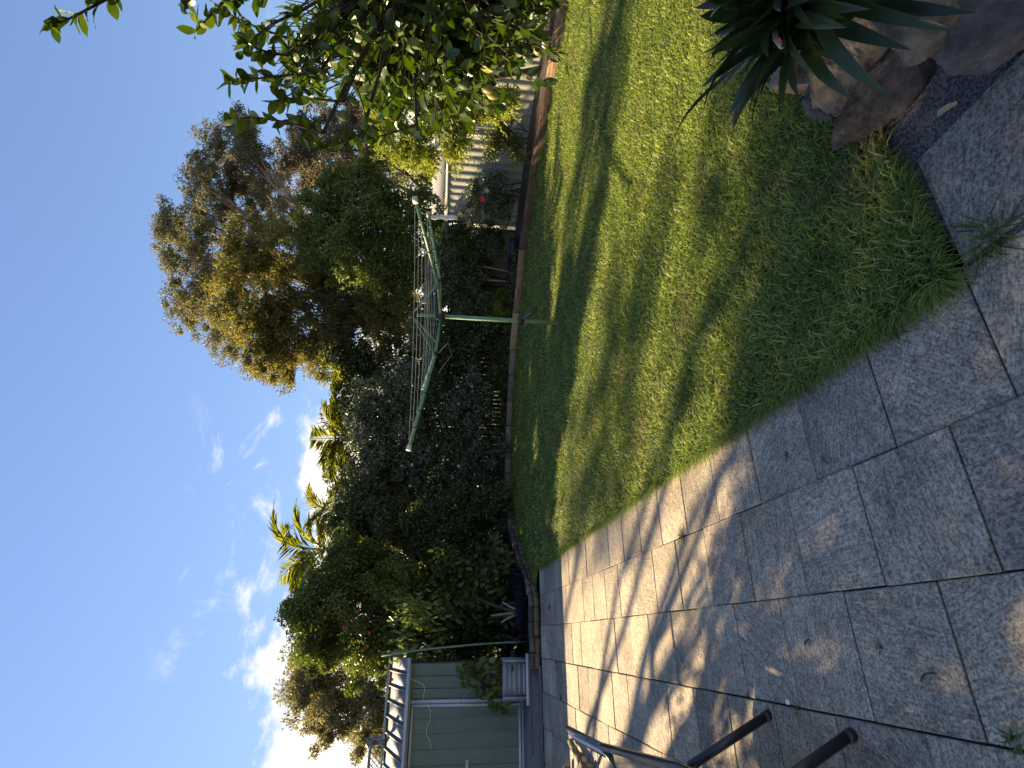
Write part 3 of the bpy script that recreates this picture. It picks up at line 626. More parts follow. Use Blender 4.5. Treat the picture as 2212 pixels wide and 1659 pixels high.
# ------------------------------------------------------------------ rotary clothesline
def build_hoist():
    P0 = np.array([.93, 7.92, 0]); t = thing('rotary_clothesline', 'green rotary clothesline standing on the lawn with four raised arms', 'clothesline', P0)
    HZ, TZ = 1.765, 2.165
    z = lambda h: P0 + np.array([0, 0, h])
    MB().tube([z(-.1), z(HZ)], .031, 14).build('pole', M['hoist'], t, True)
    MB().tube([z(HZ), z(TZ)], .022, 12).build('mast', M['hoist'], t, True)
    MB().lathe(z(HZ - .06), [(.045, 0), (.06, .02), (.06, .11), (.045, .13)], 12).build('hub', M['black'], t, True)
    MB().lathe(z(TZ - .05), [(.03, 0), (.05, .015), (.05, .085), (.03, .10)], 12).build('top_cap', M['black'], t, True)
    tips = []
    for k, ph in enumerate((-59, 31, 121, 211)):
        d = np.array([math.cos(math.radians(ph)), math.sin(math.radians(ph)), 0])
        A, C, T = z(HZ) + d * .05, z(HZ + .035) + d * .66, z(HZ + .285) + d * 2.05
        mid = (C + T) / 2; prof = [A, C - d * .04, C + d * .04 + np.array([0, 0, .008]), mid, T]; tips.append((A, C, mid, T, d))
        mb = MB(); mb.tube(prof, .020, 10); arm = mb.build('arm', M['hoist'], t, True)
        sub('end_cap', MB().bar(T - d * .01, T + d * .055 + np.array([0, 0, .013]), .052, .056), M['cream'], arm)
        sub('collar', MB().bar(C - d * .03, C + d * .03, .052, .052), M['black'] if k else M['rust'], arm)
        MB().tube([z(TZ - .01) + d * .04, C + np.array([0, 0, .02])], .0105, 8).build('strut', M['hoist'], t, True)
        for q in (.25, .45, .65, .82):
            c = C + (T - C) * q - np.array([0, 0, .0]); c = C * (1 - q) + T * q + 0
            sub('line_band', MB().bar(c - d * .006, c + d * .006, .046, .046), M['black'], arm)
    # lines: square loops threaded through the four arms
    def pt(a, s):
        A, C, mid, T, d = a
        if s < .66: return A + (C - A) * (s - .05) / .61
        return C + (T - C) * (s - .66) / 1.39
    for s in (.78, .98, 1.18, 1.38, 1.58, 1.78, 1.97):
        mb = MB()
        for k in range(4):
            a, b = pt(tips[k], s), pt(tips[(k + 1) % 4], s); a = a + np.array([0, 0, .03]); b = b + np.array([0, 0, .03]); m = (a + b) / 2 - np.array([0, 0, .02 + .012 * s])
            mb.tube(bez(a, m, b, 6), .0022, 4, False)
        mb.build('line', M['wire'], t, True)
    # loose wire under the arm and cord at the hub
    p = [tips[3][1] + np.array([0, 0, -.02]), tips[3][1] + np.array([.16, -.05, -.16]), tips[3][1] + np.array([.0, -.12, -.22]), tips[3][1] + tips[3][4] * .3 + np.array([0, 0, -.05])]
    MB().tube(p, .003, 4).build('loose_line', M['wire'], t, True)
    # winding handle
    h = z(.60); MB().lathe(h - np.array([0, 0, .05]), [(.036, 0), (.045, .02), (.045, .08), (.036, .10)], 12).build('winder', M['black'], t, True)
    a, b = h + np.array([.03, -.05, 0]), h + np.array([.14, -.09, -.20])
    hd = MB().bar(a, b, .018, .03).build('handle', M['metal_dark'], t); mb = MB(); mb.tube([b, b + np.array([.05, -.06, .0])], .016, 8); sub('handle_grip', mb, M['black'], hd)
    # white strip hanging from the far arm tip
    T = tips[1][3] + np.array([0, 0, -.04]); d = tips[1][4]; w = MB(); n = 9; q = rs(2); V = []; F = []
    for i in range(n):
        zz = -.43 * i / (n - 1); wd = .034 + .006 * math.sin(i * 2.3); off = q.normal(0, .008, 2)
        for s_, yy in ((-1, .0), (0, .03), (1, .0)): V.append(T + np.array([wd * s_ + off[0] - .01, yy + off[1], zz]))
    for i in range(n - 1):
        for k in range(2): F.append([i * 3 + k, i * 3 + k + 1, i * 3 + k + 4, i * 3 + k + 3])
    w.add(V, [np.array(F)]); o = w.build('plastic_strip', M['cloth'], None, True); m = o.modifiers.new('thick', 'SOLIDIFY'); m.thickness = .006
    tag(o, 'crumpled white plastic strip hanging from a clothesline arm tip', 'plastic strip')
build_hoist()

# ------------------------------------------------------------------ lounge chair at the paving edge
def build_chair():
    t = thing('lounge_chair', 'black framed reclining lounge chair with woven mesh sling, cut off by the frame', 'chair', pv(-.8, 2.6))
    def leg(b, name='leg'):
        mb = MB(); mb.tube([pv(-.345, b, .012), pv(-.345 - .19, b, .43)], .021, 10); o = mb.build(name, M['chair'], t, True); MB().tube([pv(-.342, b, .0), pv(-.355, b, .03)], .024, 10).build('foot', M['black'], t, True)
        mb = MB(); mb.tube([pv(-1.335, b, .012), pv(-1.335 + .19, b, .43)], .021, 10); mb.build(name, M['chair'], t, True)
    leg(2.85); leg(2.27)
    J = pv(-.585, 3.70, .60); E = pv(-.55, 4.16, .71)
    rail = [pv(-.545, 1.75, .47), pv(-.545, 2.3, .44), pv(-.548, 2.9, .45), J]
    MB().tube(rail, .022, 10).build('side_rail', M['chair'], t, True)
    rail2 = [p - EW * .58 for p in rail]; MB().tube(rail2, .022, 10).build('side_rail', M['chair'], t, True)
    J2 = J - EW * .58
    MB().tube(bez(J, (J + J2) / 2 - np.array([0, 0, .26]), J2, 9), .02, 8).build('cross_bar', M['chair'], t, True)
    for b in (1.75, 2.3): MB().tube([pv(-.545, b, .45), pv(-1.125, b, .45)], .016, 8).build('cross_bar', M['chair'], t, True)
    MB().tube([J, E], .020, 10).build('head_rail', M['metal_dark'], t, True)
    MB().tube([J - EW * .055 - np.array([0, 0, .03]), E - EW * .055 - np.array([0, 0, .03])], .008, 8).build('lacing_rail', M['chair'], t, True)
    mb = MB(); n = 16; P = []
    for i in range(n * 2 + 1):
        c = J + (E - J) * i / (2 * n); P.append(c - (EW * (.055 if i % 2 else .012)) - np.array([0, 0, .03 if i % 2 else .0]))
    mb.tube(P, .006, 5); mb.build('lacing', M['cord'], t, True)
    # sling
    n, m = 10, 8; V, F = [], []
    path = [pv(-.55, 1.8, .45), pv(-.55, 2.4, .42), pv(-.552, 2.9, .43), J - np.array([0, 0, .02])]
    T = np.linspace(0, 3, n)
    for tt in T:
        i = min(int(tt), 2); p = path[i] + (path[i + 1] - path[i]) * (tt - i)
        for k in range(m): s = k / (m - 1); V.append(p - EW * (.02 + .54 * s) - np.array([0, 0, .07 * math.sin(math.pi * s) + .01]))
    for i in range(n - 1):
        for k in range(m - 1): F.append([i * m + k, (i + 1) * m + k, (i + 1) * m + k + 1, i * m + k + 1])
    o = MB().add(V, [np.array(F)]).build('sling', M['mesh_fabric'], t, True); s = o.modifiers.new('thick', 'SOLIDIFY'); s.thickness = .006
build_chair()

def build_logs():
    L = [((1232, 1602), (1262, 1655), .035, .05, 'thick dark cut branch leaning at the edge of the firewood heap'), ((1262, 1640), (1240, 1690), .028, .14, 'pale crooked branch lying on top of the firewood heap'),
         ((1250, 1632), (1285, 1690), .040, .045, 'short dark stub of firewood beside the pale crooked branch'), ((1225, 1652), (1222, 1700), .045, .05, 'stout sawn log end at the far side of the firewood heap'),
         ((1275, 1655), (1262, 1705), .040, .04, 'brown firewood stick nearest the lounge chair')]
    q = rs(6)
    for (p, e, r_, z, lab) in L:
        a, b = gp(*p, z), gp(*e, z + .02); m = (a + b) / 2 + q.normal(0, .03, 3) * np.array([1, 1, .3])
        pts = bez(a, m, b, 8); o = MB().tube(pts, r_ * q.uniform(.85, 1.1, 8), 9).build('firewood_stick', M['log'], None, True); o.data.materials.append(M['log_end'])
        for pl in o.data.polygons:
            if len(pl.vertices) > 4: pl.material_index = 1; pl.use_smooth = False
        tag(o, lab, 'firewood', 'firewood heap by the chair')
build_logs()

# ------------------------------------------------------------------ rocks and strap-leaved plant
def rock(c, size, mat, label, seed, rz=0, tilt=0):
    bm = bmesh.new(); bmesh.ops.create_icosphere(bm, subdivisions=4, radius=1); q = rs(seed)
    pl = [(unit(q.normal(size=3)), q.uniform(.55, .86)) for _ in range(13)]; off = Vector(q.uniform(0, 50, 3))
    bmesh.ops.subdivide_edges(bm, edges=bm.edges[:], cuts=1, use_grid_fill=True)
    for v in bm.verts:
        p = unit(np.array(v.co)) * 1.05
        for n_, d_ in pl:
            s = p @ n_
            if s > d_: p = p - n_ * (s - d_)
        w = Vector(p); k = .07 * mnoise.fractal(w * 2.0 + off, .9, 2.0, 4) + .03 * mnoise.fractal(w * 11 + off, .7, 2.1, 4)
        v.co = Vector((p + unit(p) * k) * np.array(size) / 2 * 1.2)
    me = bpy.data.meshes.new('rock'); bm.to_mesh(me); bm.free(); me.materials.append(mat)
    o = bpy.data.objects.new('rock', me); COL.objects.link(o); o.location = c; o.rotation_euler = (tilt, tilt * .6, rz); tag(o, label, 'rock', 'rocks edging the strap-leaved plant')
def build_rocks():
    rock(gp(1935, 190, .06) + np.array([.03, .02, 0]), (.46, .17, .20), M['rock_dark'], 'long dark rock lying beside the corner slab', 1, math.radians(-52), .1)
    rock(gp(1850, 105, .16) + np.array([.03, .05, 0]), (.40, .26, .34), M['rock_tan'], 'large tan sandstone block under the strap leaves', 2, math.radians(-40), -.1)
    rock(gp(1800, 215, .05) + np.array([.03, .05, 0]), (.22, .16, .17), M['rock_purple'], 'small purple grey rock at the lawn edge', 3, .4)
    rock(gp(2140, 80, .09) + np.array([.05, .03, 0]), (.32, .24, .24), M['rock_purple'], 'purple brown rock nearest the camera', 4, .9, .1)
    rock(gp(2000, 25, .24) + np.array([.08, .05, 0]), (.34, .26, .16), M['rock_tan'], 'flat pale tan stone set above the purple rock', 5, .3)
    rock(gp(1760, 165, .12) + np.array([.08, .10, 0]), (.24, .20, .20), M['rock_tan'], 'rough tan rock half hidden at the back of the strap leaves', 7, 1.2)
build_rocks()
def strap_leaf(base, tip, width, up, seed, n=11):
    q = rs(seed); base, tip = np.asarray(base), np.asarray(tip); L = np.linalg.norm(tip - base)
    mid = (base + tip) / 2 + np.array([0, 0, up * L]); c = bez(base, mid, tip, n); T = unit(np.gradient(c, axis=0))
    S = unit(np.cross(T, np.array([0, 0, 1.]))); tw = q.uniform(-.5, .5); Nn = np.cross(S, T); S = S * math.cos(tw) + Nn * math.sin(tw); Nn = np.cross(S, T)
    t = np.linspace(0, 1, n); w = width * np.clip(np.minimum(.55 + t * 1.2, 1.0) * np.clip((1 - t) * 3.6, 0, 1) ** .65, .02, 1)
    V = np.stack([c - S * w[:, None] / 2 + Nn * w[:, None] * .16, c, c + S * w[:, None] / 2 + Nn * w[:, None] * .16], 1).reshape(-1, 3)
    F = [[3 * i + k, 3 * i + k + 1, 3 * i + k + 4, 3 * i + k + 3] for i in range(n - 1) for k in (0, 1)]
    return V, np.array(F)
def build_clivia():
    B = np.array([1.30, 1.66, .36]); t = thing('strap_leaf_plant', 'dark green strap-leaved plant arching over the sandstone rocks', 'plant', (1.30, 1.66, .2)); q = rs(11)
    tips = [(1500, 18, 1.75), (1512, 35, 1.6), (1535, 108, 1.7), (1510, 120, 1.8), (1515, 190, 1.75), (1518, 248, 1.7), (1574, 255, 1.62), (1616, 262, 1.55), (1690, 235, 1.5), (1540, 150, 1.9), (1580, 70, 1.85), (1560, 10, 1.6),
            (1620, 20, 1.5), (1840, 215, 1.38), (1970, 108, 1.30), (1930, 215, 1.28), (2078, 68, 1.22), (2110, 28, 1.2), (1725, 212, 1.45), (1765, 165, 1.42), (1860, 158, 1.4), (1800, 130, 1.45), (1530, 60, 1.95), (1600, 110, 2.0),
            (1650, 160, 1.7), (1660, 60, 1.5), (1700, 100, 1.45), (1640, 210, 1.8), (1555, 195, 1.85), (1480, -20, 1.7), (1500, -40, 1.9), (1760, 60, 1.35), (1830, 60, 1.3), (1880, 20, 1.25), (1720, 20, 1.4), (1780, -10, 1.3), (1600, 170, 1.62), (1690, 150, 1.9), (1740, 120, 1.75), (1560, -60, 2.0)]
    for i, (px, py, Y) in enumerate(tips):
        T = at(px, py, Y); b = B + np.array([q.uniform(-.06, .10), q.uniform(-.10, .12), q.uniform(-.05, .05)])
        V, F = strap_leaf(b, T, q.uniform(.036, .050), q.uniform(.12, .3) if px < 1750 else q.uniform(.3, .5), i)
        MB().add(V, [F], np.clip(q.normal(.45, .25), 0, 1)).build('leaf', M['strap'], t, True)
    for i in range(120):                                   # inner leaves of the clump
        T = at(q.uniform(1520, 1800), q.uniform(-60, 130), q.uniform(1.45, 2.0)); b = B + np.array([q.uniform(-.06, .12), q.uniform(-.10, .14), q.uniform(-.05, .05)])
        V, F = strap_leaf(b, T, q.uniform(.034, .046), q.uniform(.12, .35), 400 + i); MB().add(V, [F], np.clip(q.normal(.4, .25), 0, 1)).build('leaf', M['strap'], t, True)
    for i in range(26):                                   # leaves on the side turned away
        th = q.uniform(-.9, 2.4); L = q.uniform(.4, .6); T = B + np.array([math.cos(th) * L, math.sin(th) * L, q.uniform(-.05, .35)]); b = B + q.uniform(-.06, .06, 3)
        V, F = strap_leaf(b, T, q.uniform(.036, .05), q.uniform(.15, .35), 100 + i); MB().add(V, [F], np.clip(q.normal(.4, .25), 0, 1)).build('leaf', M['strap'], t, True)
    for i, (px, py, Y) in enumerate(((1690, 96, 1.5), (1545, 78, 1.75))):
        T = at(px, py, Y); V, F = strap_leaf(T + np.array([.025, .01, .005]), T, .010, .1, 300 + i, 5); o = MB().add(V, [F], .5).build('withered_tip', M['red'] if i == 0 else M['deadleaf'], t, True)
    MB().tube(bez(B, B + np.array([-.1, 0, .3]), at(1690, 100, 1.5), 8), .009, 7).build('flower_stalk', M['bark_pale'], t, True)
build_clivia()

# ------------------------------------------------------------------ trees beyond the fence
def Z7(pts, Y, r, ys, seed):   # positions read off an enlarged crop of the crown area
    return dz([(324 + .3418 * p[0], 270 + .3418 * p[1]) + tuple(p[2:]) for p in pts], Y, r, ys, seed)
def far_trees():
    gum = [(560, 100), (600, 60), (620, 170), (540, 30), (400, 100), (365, 190), (340, 300), (330, 390), (250, 430), (115, 600), (180, 650), (120, 690), (200, 780), (130, 850), (230, 860), (185, 1040), (190, 1130), (260, 1240), (300, 1100),
           (400, 1290), (430, 1350), (520, 1390), (560, 1310), (480, 230), (560, 250), (650, 200), (450, 330), (560, 380), (480, 480), (600, 480), (420, 560), (330, 600), (300, 720), (380, 760), (560, 580), (680, 420), (700, 300), (640, 620),
           (740, 560), (360, 1000), (440, 980), (330, 900), (330, 1040), (400, 1180), (520, 700), (560, 800), (460, 860), (720, 470), (820, 420), (860, 560), (800, 640)]
    make_tree('gum_tree', 'tallest gum tree with grey limbs and airy leaf clumps against the blue sky', 'tree', (4.9, 24, -.1), at(700, 590, 24), Z7(gum, 24, .9, 1.8, 1), M['gum'], M['bark_gum'], 66000, .14, .044, .26, 21, nsub=15, subr=.32, flat=.7, droop=.6, vb=.48, brad=.26)
    d = [(960, 60), (900, 150), (940, 200), (900, 300), (1000, 150), (1050, 60), (1100, 200), (1200, 100), (1150, 300), (1250, 230), (1350, 150), (1300, 350), (1400, 250), (1450, 120), (1500, 220), (1050, 330), (980, 400), (1200, 20), (1330, 30), (1450, 30), (1100, -60), (1250, -80), (1400, -90)]
    make_tree('gum_tree', 'brownish dark gum tree behind the yellow green shrub with bare branching limbs', 'tree', (9.4, 27, -.1), at(880, 420, 27), Z7(d, 27, 1.05, 1.8, 2), M['gum_brown'], M['bark_dark'], 34000, .18, .06, .24, 22, nsub=13, subr=.36, flat=.75, droop=.5, brad=.3)
    c = [(620, 740), (560, 900), (520, 1020), (500, 1130), (560, 1200), (640, 1250), (700, 800), (700, 950), (700, 1100), (760, 1300), (760, 1200), (800, 1400), (850, 1000), (850, 1150), (880, 1300), (900, 1450), (900, 850), (1000, 900), (1000, 1050), (1000, 1200),
         (1000, 1350), (1050, 1480), (1150, 1000), (1150, 1150), (1150, 1300), (1280, 1050), (1280, 1200), (1250, 1350), (1400, 1100), (1400, 1250), (1500, 1200), (690, 1450), (740, 1520), (700, 1380), (860, 1560), (620, 860), (600, 1000), (780, 880), (1100, 800), (1000, 760), (880, 720), (1520, 1350), (1600, 1150)]
    make_tree('olive_tree', 'dense tree with olive gold leaves standing in front of the tallest gum', 'tree', (1.9, 17.2, -.1), at(950, 690, 17.2), Z7(c + [(1080, 900), (1180, 900), (1250, 980), (1350, 980), (1120, 1080), (1220, 1120), (1340, 1180), (1450, 1150), (1480, 1020), (1580, 1050), (1650, 1250), (1100, 1400), (1180, 1450)], 17.2, .74, 1.0, 3), M['olive'], M['bark_dark'], 125000, .088, .044, .14, 23, nsub=15, subr=.36, flat=.9, droop=.2, vb=.5, vs=.35, brad=.26)
    g = [(1100, 480), (1080, 600), (1200, 450), (1200, 600), (1200, 750), (1300, 400), (1300, 550), (1300, 700), (1320, 850), (1420, 500), (1420, 650), (1430, 800), (1450, 950), (1540, 550), (1540, 700), (1560, 850), (1600, 980), (1650, 600), (1650, 750), (1660, 900), (1700, 500), (1780, 650), (1780, 820), (1760, 980), (1420, 420), (1020, 560), (1500, 480), (1100, 720), (1150, 880)]
    def shoots(cr, r, sc):
        for k in range(70):
            p = sc[r.randint(len(sc))]; d = unit(np.array([r.normal(0, .35), r.normal(0, .3), 1.0])); L = r.uniform(.5, 1.0); n = 26; s = r.uniform(.1, 1, n)
            P = p + d * (s * L)[:, None]; D = unit(rvec(r, n) * .8 + d * .7); leaf_mb(cr, P, D, rvec(r, n) + np.array([0, 0, .5]), r.uniform(.07, .11, n), .04, np.clip(r.normal(.75, .15, n), 0, 1))
    make_tree('privet_tree', 'bushy mid green tree with long arching shoots above the far clothesline arm', 'tree', (3.2, 15.3, -.1), at(1000, 600, 15.3), Z7(g + [(1080, 800), (1250, 900), (1380, 900), (1500, 1020), (1180, 380), (1380, 330)], 15.3, .62, .7, 4), M['green'], M['bark_dark'], 60000, .10, .045, .09, 24, nsub=14, subr=.38, flat=.95, droop=.2, extra=shoots, brad=.3, vb=.55)
    e = [(885, 375), (905, 400), (930, 350), (900, 345), (935, 420), (870, 330), (915, 300), (880, 280), (940, 280)]
    make_tree('pale_tree', 'hazy pale olive tree far behind the striped roof', 'tree', (16.2, 38, -.1), at(960, 360, 38), dz(e, 38, 1.25, 1.0, 5), M['green'], M['bark_gum'], 9000, .16, .08, .2, 25, nsub=7, subr=.5, vb=.8)
    L = [(650, 1440), (660, 1480), (640, 1500), (690, 1450), (700, 1500), (700, 1540), (740, 1560), (780, 1590), (760, 1520), (740, 1480), (800, 1580), (690, 1570), (800, 1540), (790, 1500), (665, 1425), (770, 1450), (820, 1500), (830, 1560)]
    make_tree('gum_tree', 'grey brown gum tree rising behind the shed roof against white cloud', 'tree', (-13.2, 22, -.1), at(870, 1500, 22), dz(L, 22, .95, 1.2, 6), M['gum'], M['bark_gum'], 30000, .17, .06, .17, 26, nsub=13, subr=.36, flat=.75, droop=.5, vb=.62, brad=.28)
far_trees()

def frond_mesh(seed, L=1.75, nl=32):
    q = rs(seed); mb = MB(); up = q.uniform(.5, .75)
    c = bez((0, 0, 0), (L * .40, 0, L * up), (L, 0, L * q.uniform(.05, .5)), 14); mb.tube(c, np.linspace(.02, .004, 14), 4, False, v=.6)
    t = np.linspace(.14, .985, nl); base = np.array([[np.interp(x, np.linspace(0, 1, 14), c[:, k]) for k in range(3)] for x in t]); T = unit(np.gradient(base, axis=0))
    for s in (-1, 1):
        ll = .50 * np.sin(np.clip(t * 1.0 + .12, 0, 1) * math.pi) ** .6 * q.uniform(.8, 1.1, nl) + .10
        D = unit(T * 1.15 + np.array([0, s * 1.0, 0]) + np.array([0, 0, 1.]) * q.uniform(-.25, .45, nl)[:, None])
        leaf_mb(mb, base, D, np.tile([0, 0, 1.], (nl, 1)) + q.normal(0, .25, (nl, 3)), ll, .024, np.clip(q.normal(.5, .22, nl), 0, 1), 2, .1, .22)
    return mb.mesh('frond', M['palm'])
FRONDS = [frond_mesh(40 + i) for i in range(6)]
def palm(label, px, py, Y, nf, seed, scale=1.0, aims=()):
    c = at(px, py, Y); q = rs(seed); t = thing('palm_tree', label, 'palm', (c[0], c[1], -.1), 'palms behind the back fence')
    MB().tube(bez((c[0], c[1], -.1), (c[0] + .1, c[1], c[2] * .5), c - np.array([0, 0, .05]), 9), np.linspace(.09, .055, 9), 9).build('trunk', M['bark_pale'], t, True)
    MB().tube([c - np.array([0, 0, .5]), c], [.065, .05], 9).build('crownshaft', M['hoist'], t, True)
    az = list(np.linspace(0, 2 * math.pi, nf, endpoint=False) + q.uniform(-.3, .3, nf)); pit = list(q.uniform(-.7, .95, nf))
    for a, e in aims: az.append(math.radians(a)); pit.append(e)
    for k, (a, e) in enumerate(zip(az, pit)):
        o = link('frond', FRONDS[(k + seed) % 6], t); s = scale * q.uniform(.8, 1.12)
        o.matrix_basis = Matrix.Translation(Vector(c)) @ Matrix.Rotation(a, 4, 'Z') @ Matrix.Rotation(-e * .6, 4, 'Y') @ Matrix.Rotation(q.uniform(-.35, .35), 4, 'X') @ Matrix.Scale(s, 4)
palm('palm with yellow green fronds above the dusty flowering hedge', 762, 946, 15.8, 9, 1, .85, ((175, .5), (10, .3), (200, -.1)))
palm('palm half hidden behind the olive gold tree', 758, 822, 16.4, 8, 2, .75)
palm('tallest palm with stiff upright fronds nearest the red flowering tree', 704, 1186, 14.6, 8, 3, .92, ((5, .9), (175, .9), (190, .3), (185, -.3), (20, .5)))
palm('small palm with a bare spike between the two taller palms', 735, 1105, 15.6, 7, 4, .72, ((30, .8),))

# ------------------------------------------------------------------ hedge and shrubs in front of the fence
def grid_clumps(px0, px1, py0, py1, step, Y, r, ys, seed, keep=1.0):
    q = rs(seed); out = []
    for x in np.arange(px0, px1 + 1, step):
        for y in np.arange(py0, py1 + 1, step):
            if q.uniform() < keep: out.append((x + q.uniform(-.4, .4) * step, y + q.uniform(-.4, .4) * step))
    return dz(out, Y, r, ys, seed + 1)
def hedges():
    t, sc, r = make_tree('flowering_hedge', 'big dusty blue green hedge dotted with small white flowers', 'hedge', (-1.7, 13.9, .1), at(960, 960, 14.0), grid_clumps(808, 1060, 850, 1100, 46, 14.0, .62, .5, 31), M['dusty'], M['bark_dark'], 72000, .082, .05, .06, 31, nsub=13, subr=.42, stems=4, vb=.45, brad=.35)
    sel = sc[np.argsort(sc[:, 1])[:260]]; P = sel[r.permutation(len(sel))[:60]] + np.array([0, -.20, .05]) + r.normal(0, .08, (60, 3)); flowers(t, P, M['white'], .036, 31)
    t, sc, r = make_tree('shrub', 'broad leaved dark shrub low on the fence behind the clothesline pole', 'shrub', (.5, 14.1, .1), at(1020, 760, 14.0), grid_clumps(925, 1075, 715, 850, 46, 14.1, .55, .3, 33, .95), M['dark'], M['bark_dark'], 20000, .085, .05, .03, 33, nsub=11, subr=.5, stems=4, kind=3, brad=.4)
    make_tree('dark_tree', 'tall dark olive tree in the corner between flowering hedge and red flowering tree', 'tree', (-4.1, 12.9, .1), at(950, 1180, 12.9), grid_clumps(760, 1040, 1110, 1280, 48, 12.9, .60, .5, 35), M['dark'], M['bark_dark'], 72000, .09, .048, .07, 35, nsub=13, subr=.42, stems=3, vb=.55, brad=.3)
    make_tree('fine_tree', 'feathery pale olive bush topping the hedge below the small palm', 'bush', (-3.2, 14.2, .1), at(860, 1090, 14.1), grid_clumps(805, 870, 1050, 1160, 42, 14.1, .5, .3, 37), M['olive'], M['bark_dark'], 18000, .05, .024, .05, 37, nsub=12, subr=.42, vb=.35, stems=2)
    make_tree('screen_bush', 'brownish bush filling the space under the palm heads', 'bush', (-3.0, 16.8, -.1), at(900, 960, 16.8), grid_clumps(745, 940, 740, 1190, 46, 16.8, .62, .4, 71), M['dark'], M['bark_dark'], 52000, .11, .05, .05, 71, nsub=11, subr=.45, vb=.22, stems=5)
    red = [(655, 1335), (680, 1290), (690, 1360), (665, 1395), (715, 1250), (720, 1310), (730, 1370), (725, 1420), (700, 1430), (760, 1270), (770, 1330), (770, 1390), (775, 1440), (810, 1290), (815, 1350), (815, 1410), (820, 1460), (855, 1320), (855, 1380), (850, 1440), (640, 1360), (745, 1215), (790, 1230), (680, 1330), (860, 1270), (900, 1330)]
    def hang(cr, r, sc):
        for k in range(46):
            x, y = r.uniform(850, 945), r.uniform(1290, 1470); p = at(x, y, 10.1 + r.uniform(-.3, .5)); n = 14
            P = p + r.normal(0, .10, (n, 3)) * np.array([1, 1, 1.3]); D = unit(np.array([0, 0, -1.]) + r.normal(0, .4, (n, 3))); leaf_mb(cr, P, D, rvec(r, n), r.uniform(.09, .15, n), .05, np.clip(r.normal(.8, .15, n), 0, 1), 3)
    t, sc, r = make_tree('red_flowering_tree', 'bright green tree with scattered red flowers overhanging the shed roof', 'tree', (-4.95, 11.5, .1), at(900, 1335, 11.4), dz([(x + 4, y - 22) for x, y in red if y < 1450], 11.4, .50, .5, 39), M['green'], M['bark_dark'], 82000, .066, .038, .07, 39, nsub=14, subr=.40, stems=2, extra=hang, vb=.48, brad=.3)
    P = [at(*p) - np.array([0, .45, 0]) for p in ((745, 1265, 11.3), (757, 1297, 11.3), (733, 1290, 11.2), (762, 1310, 11.2), (751, 1333, 11.2), (780, 1303, 11.2), (805, 1345, 11.1), (800, 1372, 11.0), (735, 1226, 11.4), (771, 1321, 11.1), (858, 1420, 10.6), (852, 1440, 10.6), (757, 1336, 11.1))]; flowers(t, P, M['red'], .036, 40)
    P = [at(*p) - np.array([0, .45, 0]) for p in ((775, 1302, 11.3), (755, 1275, 11.3))]; flowers(t, P, M['pink'], .035, 41)
    # shade layer under the canopy
    t, sc, r = make_tree('big_leaf_shrub', 'broad leaved shrub with a pale cut stump beside the ribbed planter', 'shrub', tuple(gp(1128, 1318, .12)), at(1040, 1300, 10.6), grid_clumps(960, 1085, 1225, 1345, 40, 11.0, .42, .4, 43, .95), M['bigleaf'], M['bark_dark'], 5200, .14, .085, .03, 43, nsub=9, subr=.6, stems=3, kind=3, droop=.8, vb=.3)
    b0 = gp(1128, 1322, .12); st = MB()
    for p in ((1085, 1300), (1082, 1345), (1060, 1330)): st.tube(bez(b0, b0 + (at(*p, b0[1]) - b0) * .5 + np.array([0, 0, .06]), at(*p, b0[1]), 6), np.linspace(.026, .014, 6), 8)
    st.build('stump', M['bark_pale'], t, True)
    make_tree('shrub', 'dense dark shrub filling the gap between shed end and broad leaved shrub', 'shrub', tuple(pv(-.1, 11.3, .1)), at(1020, 1370, 11.8), grid_clumps(900, 1085, 1335, 1400, 44, 11.9, .5, .3, 44), M['dark'], M['bark_dark'], 16000, .09, .05, .03, 44, nsub=11, subr=.5, stems=3, vb=.5)
    make_tree('shrub', 'dark shrub with thin bare twigs in the hedge gap right of the flowering hedge', 'shrub', (-3.9, 12.6, .1), at(1040, 1170, 12.6), grid_clumps(985, 1085, 1090, 1250, 44, 12.8, .5, .35, 45), M['dark'], M['bark_dark'], 22000, .08, .045, .03, 45, nsub=11, subr=.48, stems=4, vb=.35)
    make_tree('climber', 'dark leafy climber sprawling over the steel fence above the blue trough', 'shrub', (2.6, 13.35, .1), at(1020, 590, 13.4), grid_clumps(955, 1085, 520, 690, 44, 13.5, .5, .25, 47), M['dark'], M['bark_dark'], 28000, .075, .045, .025, 47, nsub=11, subr=.48, stems=5, vb=.6)
    t, sc, r = make_tree('rose_bush', 'leafy rose bush with a red bloom against the pale steel fence', 'shrub', (4.3, 11.9, .1), at(1060, 440, 12.0), grid_clumps(1025, 1095, 400, 470, 30, 12.0, .24, .2, 49, .95), M['dusty'], M['bark_dark'], 5600, .06, .04, .018, 49, nsub=9, subr=.55, stems=4, vb=.5)
    flowers(t, [at(1041, 430, 11.6)], M['red'], .075, 50); flowers(t, [at(1052, 412, 11.6), at(1048, 488, 11.7)], M['pink'], .055, 51)
    make_tree('low_bush', 'yellow green low bush at the foot of the clothesline backdrop', 'shrub', tuple(gp(1100, 660, .13)), at(1092, 660, 13.1), grid_clumps(1078, 1100, 640, 690, 22, 13.2, .2, .15, 53), M['lime'], M['bark_dark'], 3000, .045, .028, .012, 53, nsub=5, subr=.6, stems=3, vb=.25)
    make_tree('shrub', 'small dark twiggy shrub against the sunny end of the steel fence', 'shrub', tuple(gp(1140, 300, .13)), at(1110, 305, 10.9), grid_clumps(1075, 1125, 275, 345, 30, 11.0, .24, .15, 55), M['dark'], M['bark_dark'], 3600, .06, .03, .012, 55, nsub=6, subr=.55, stems=4, vb=.6)
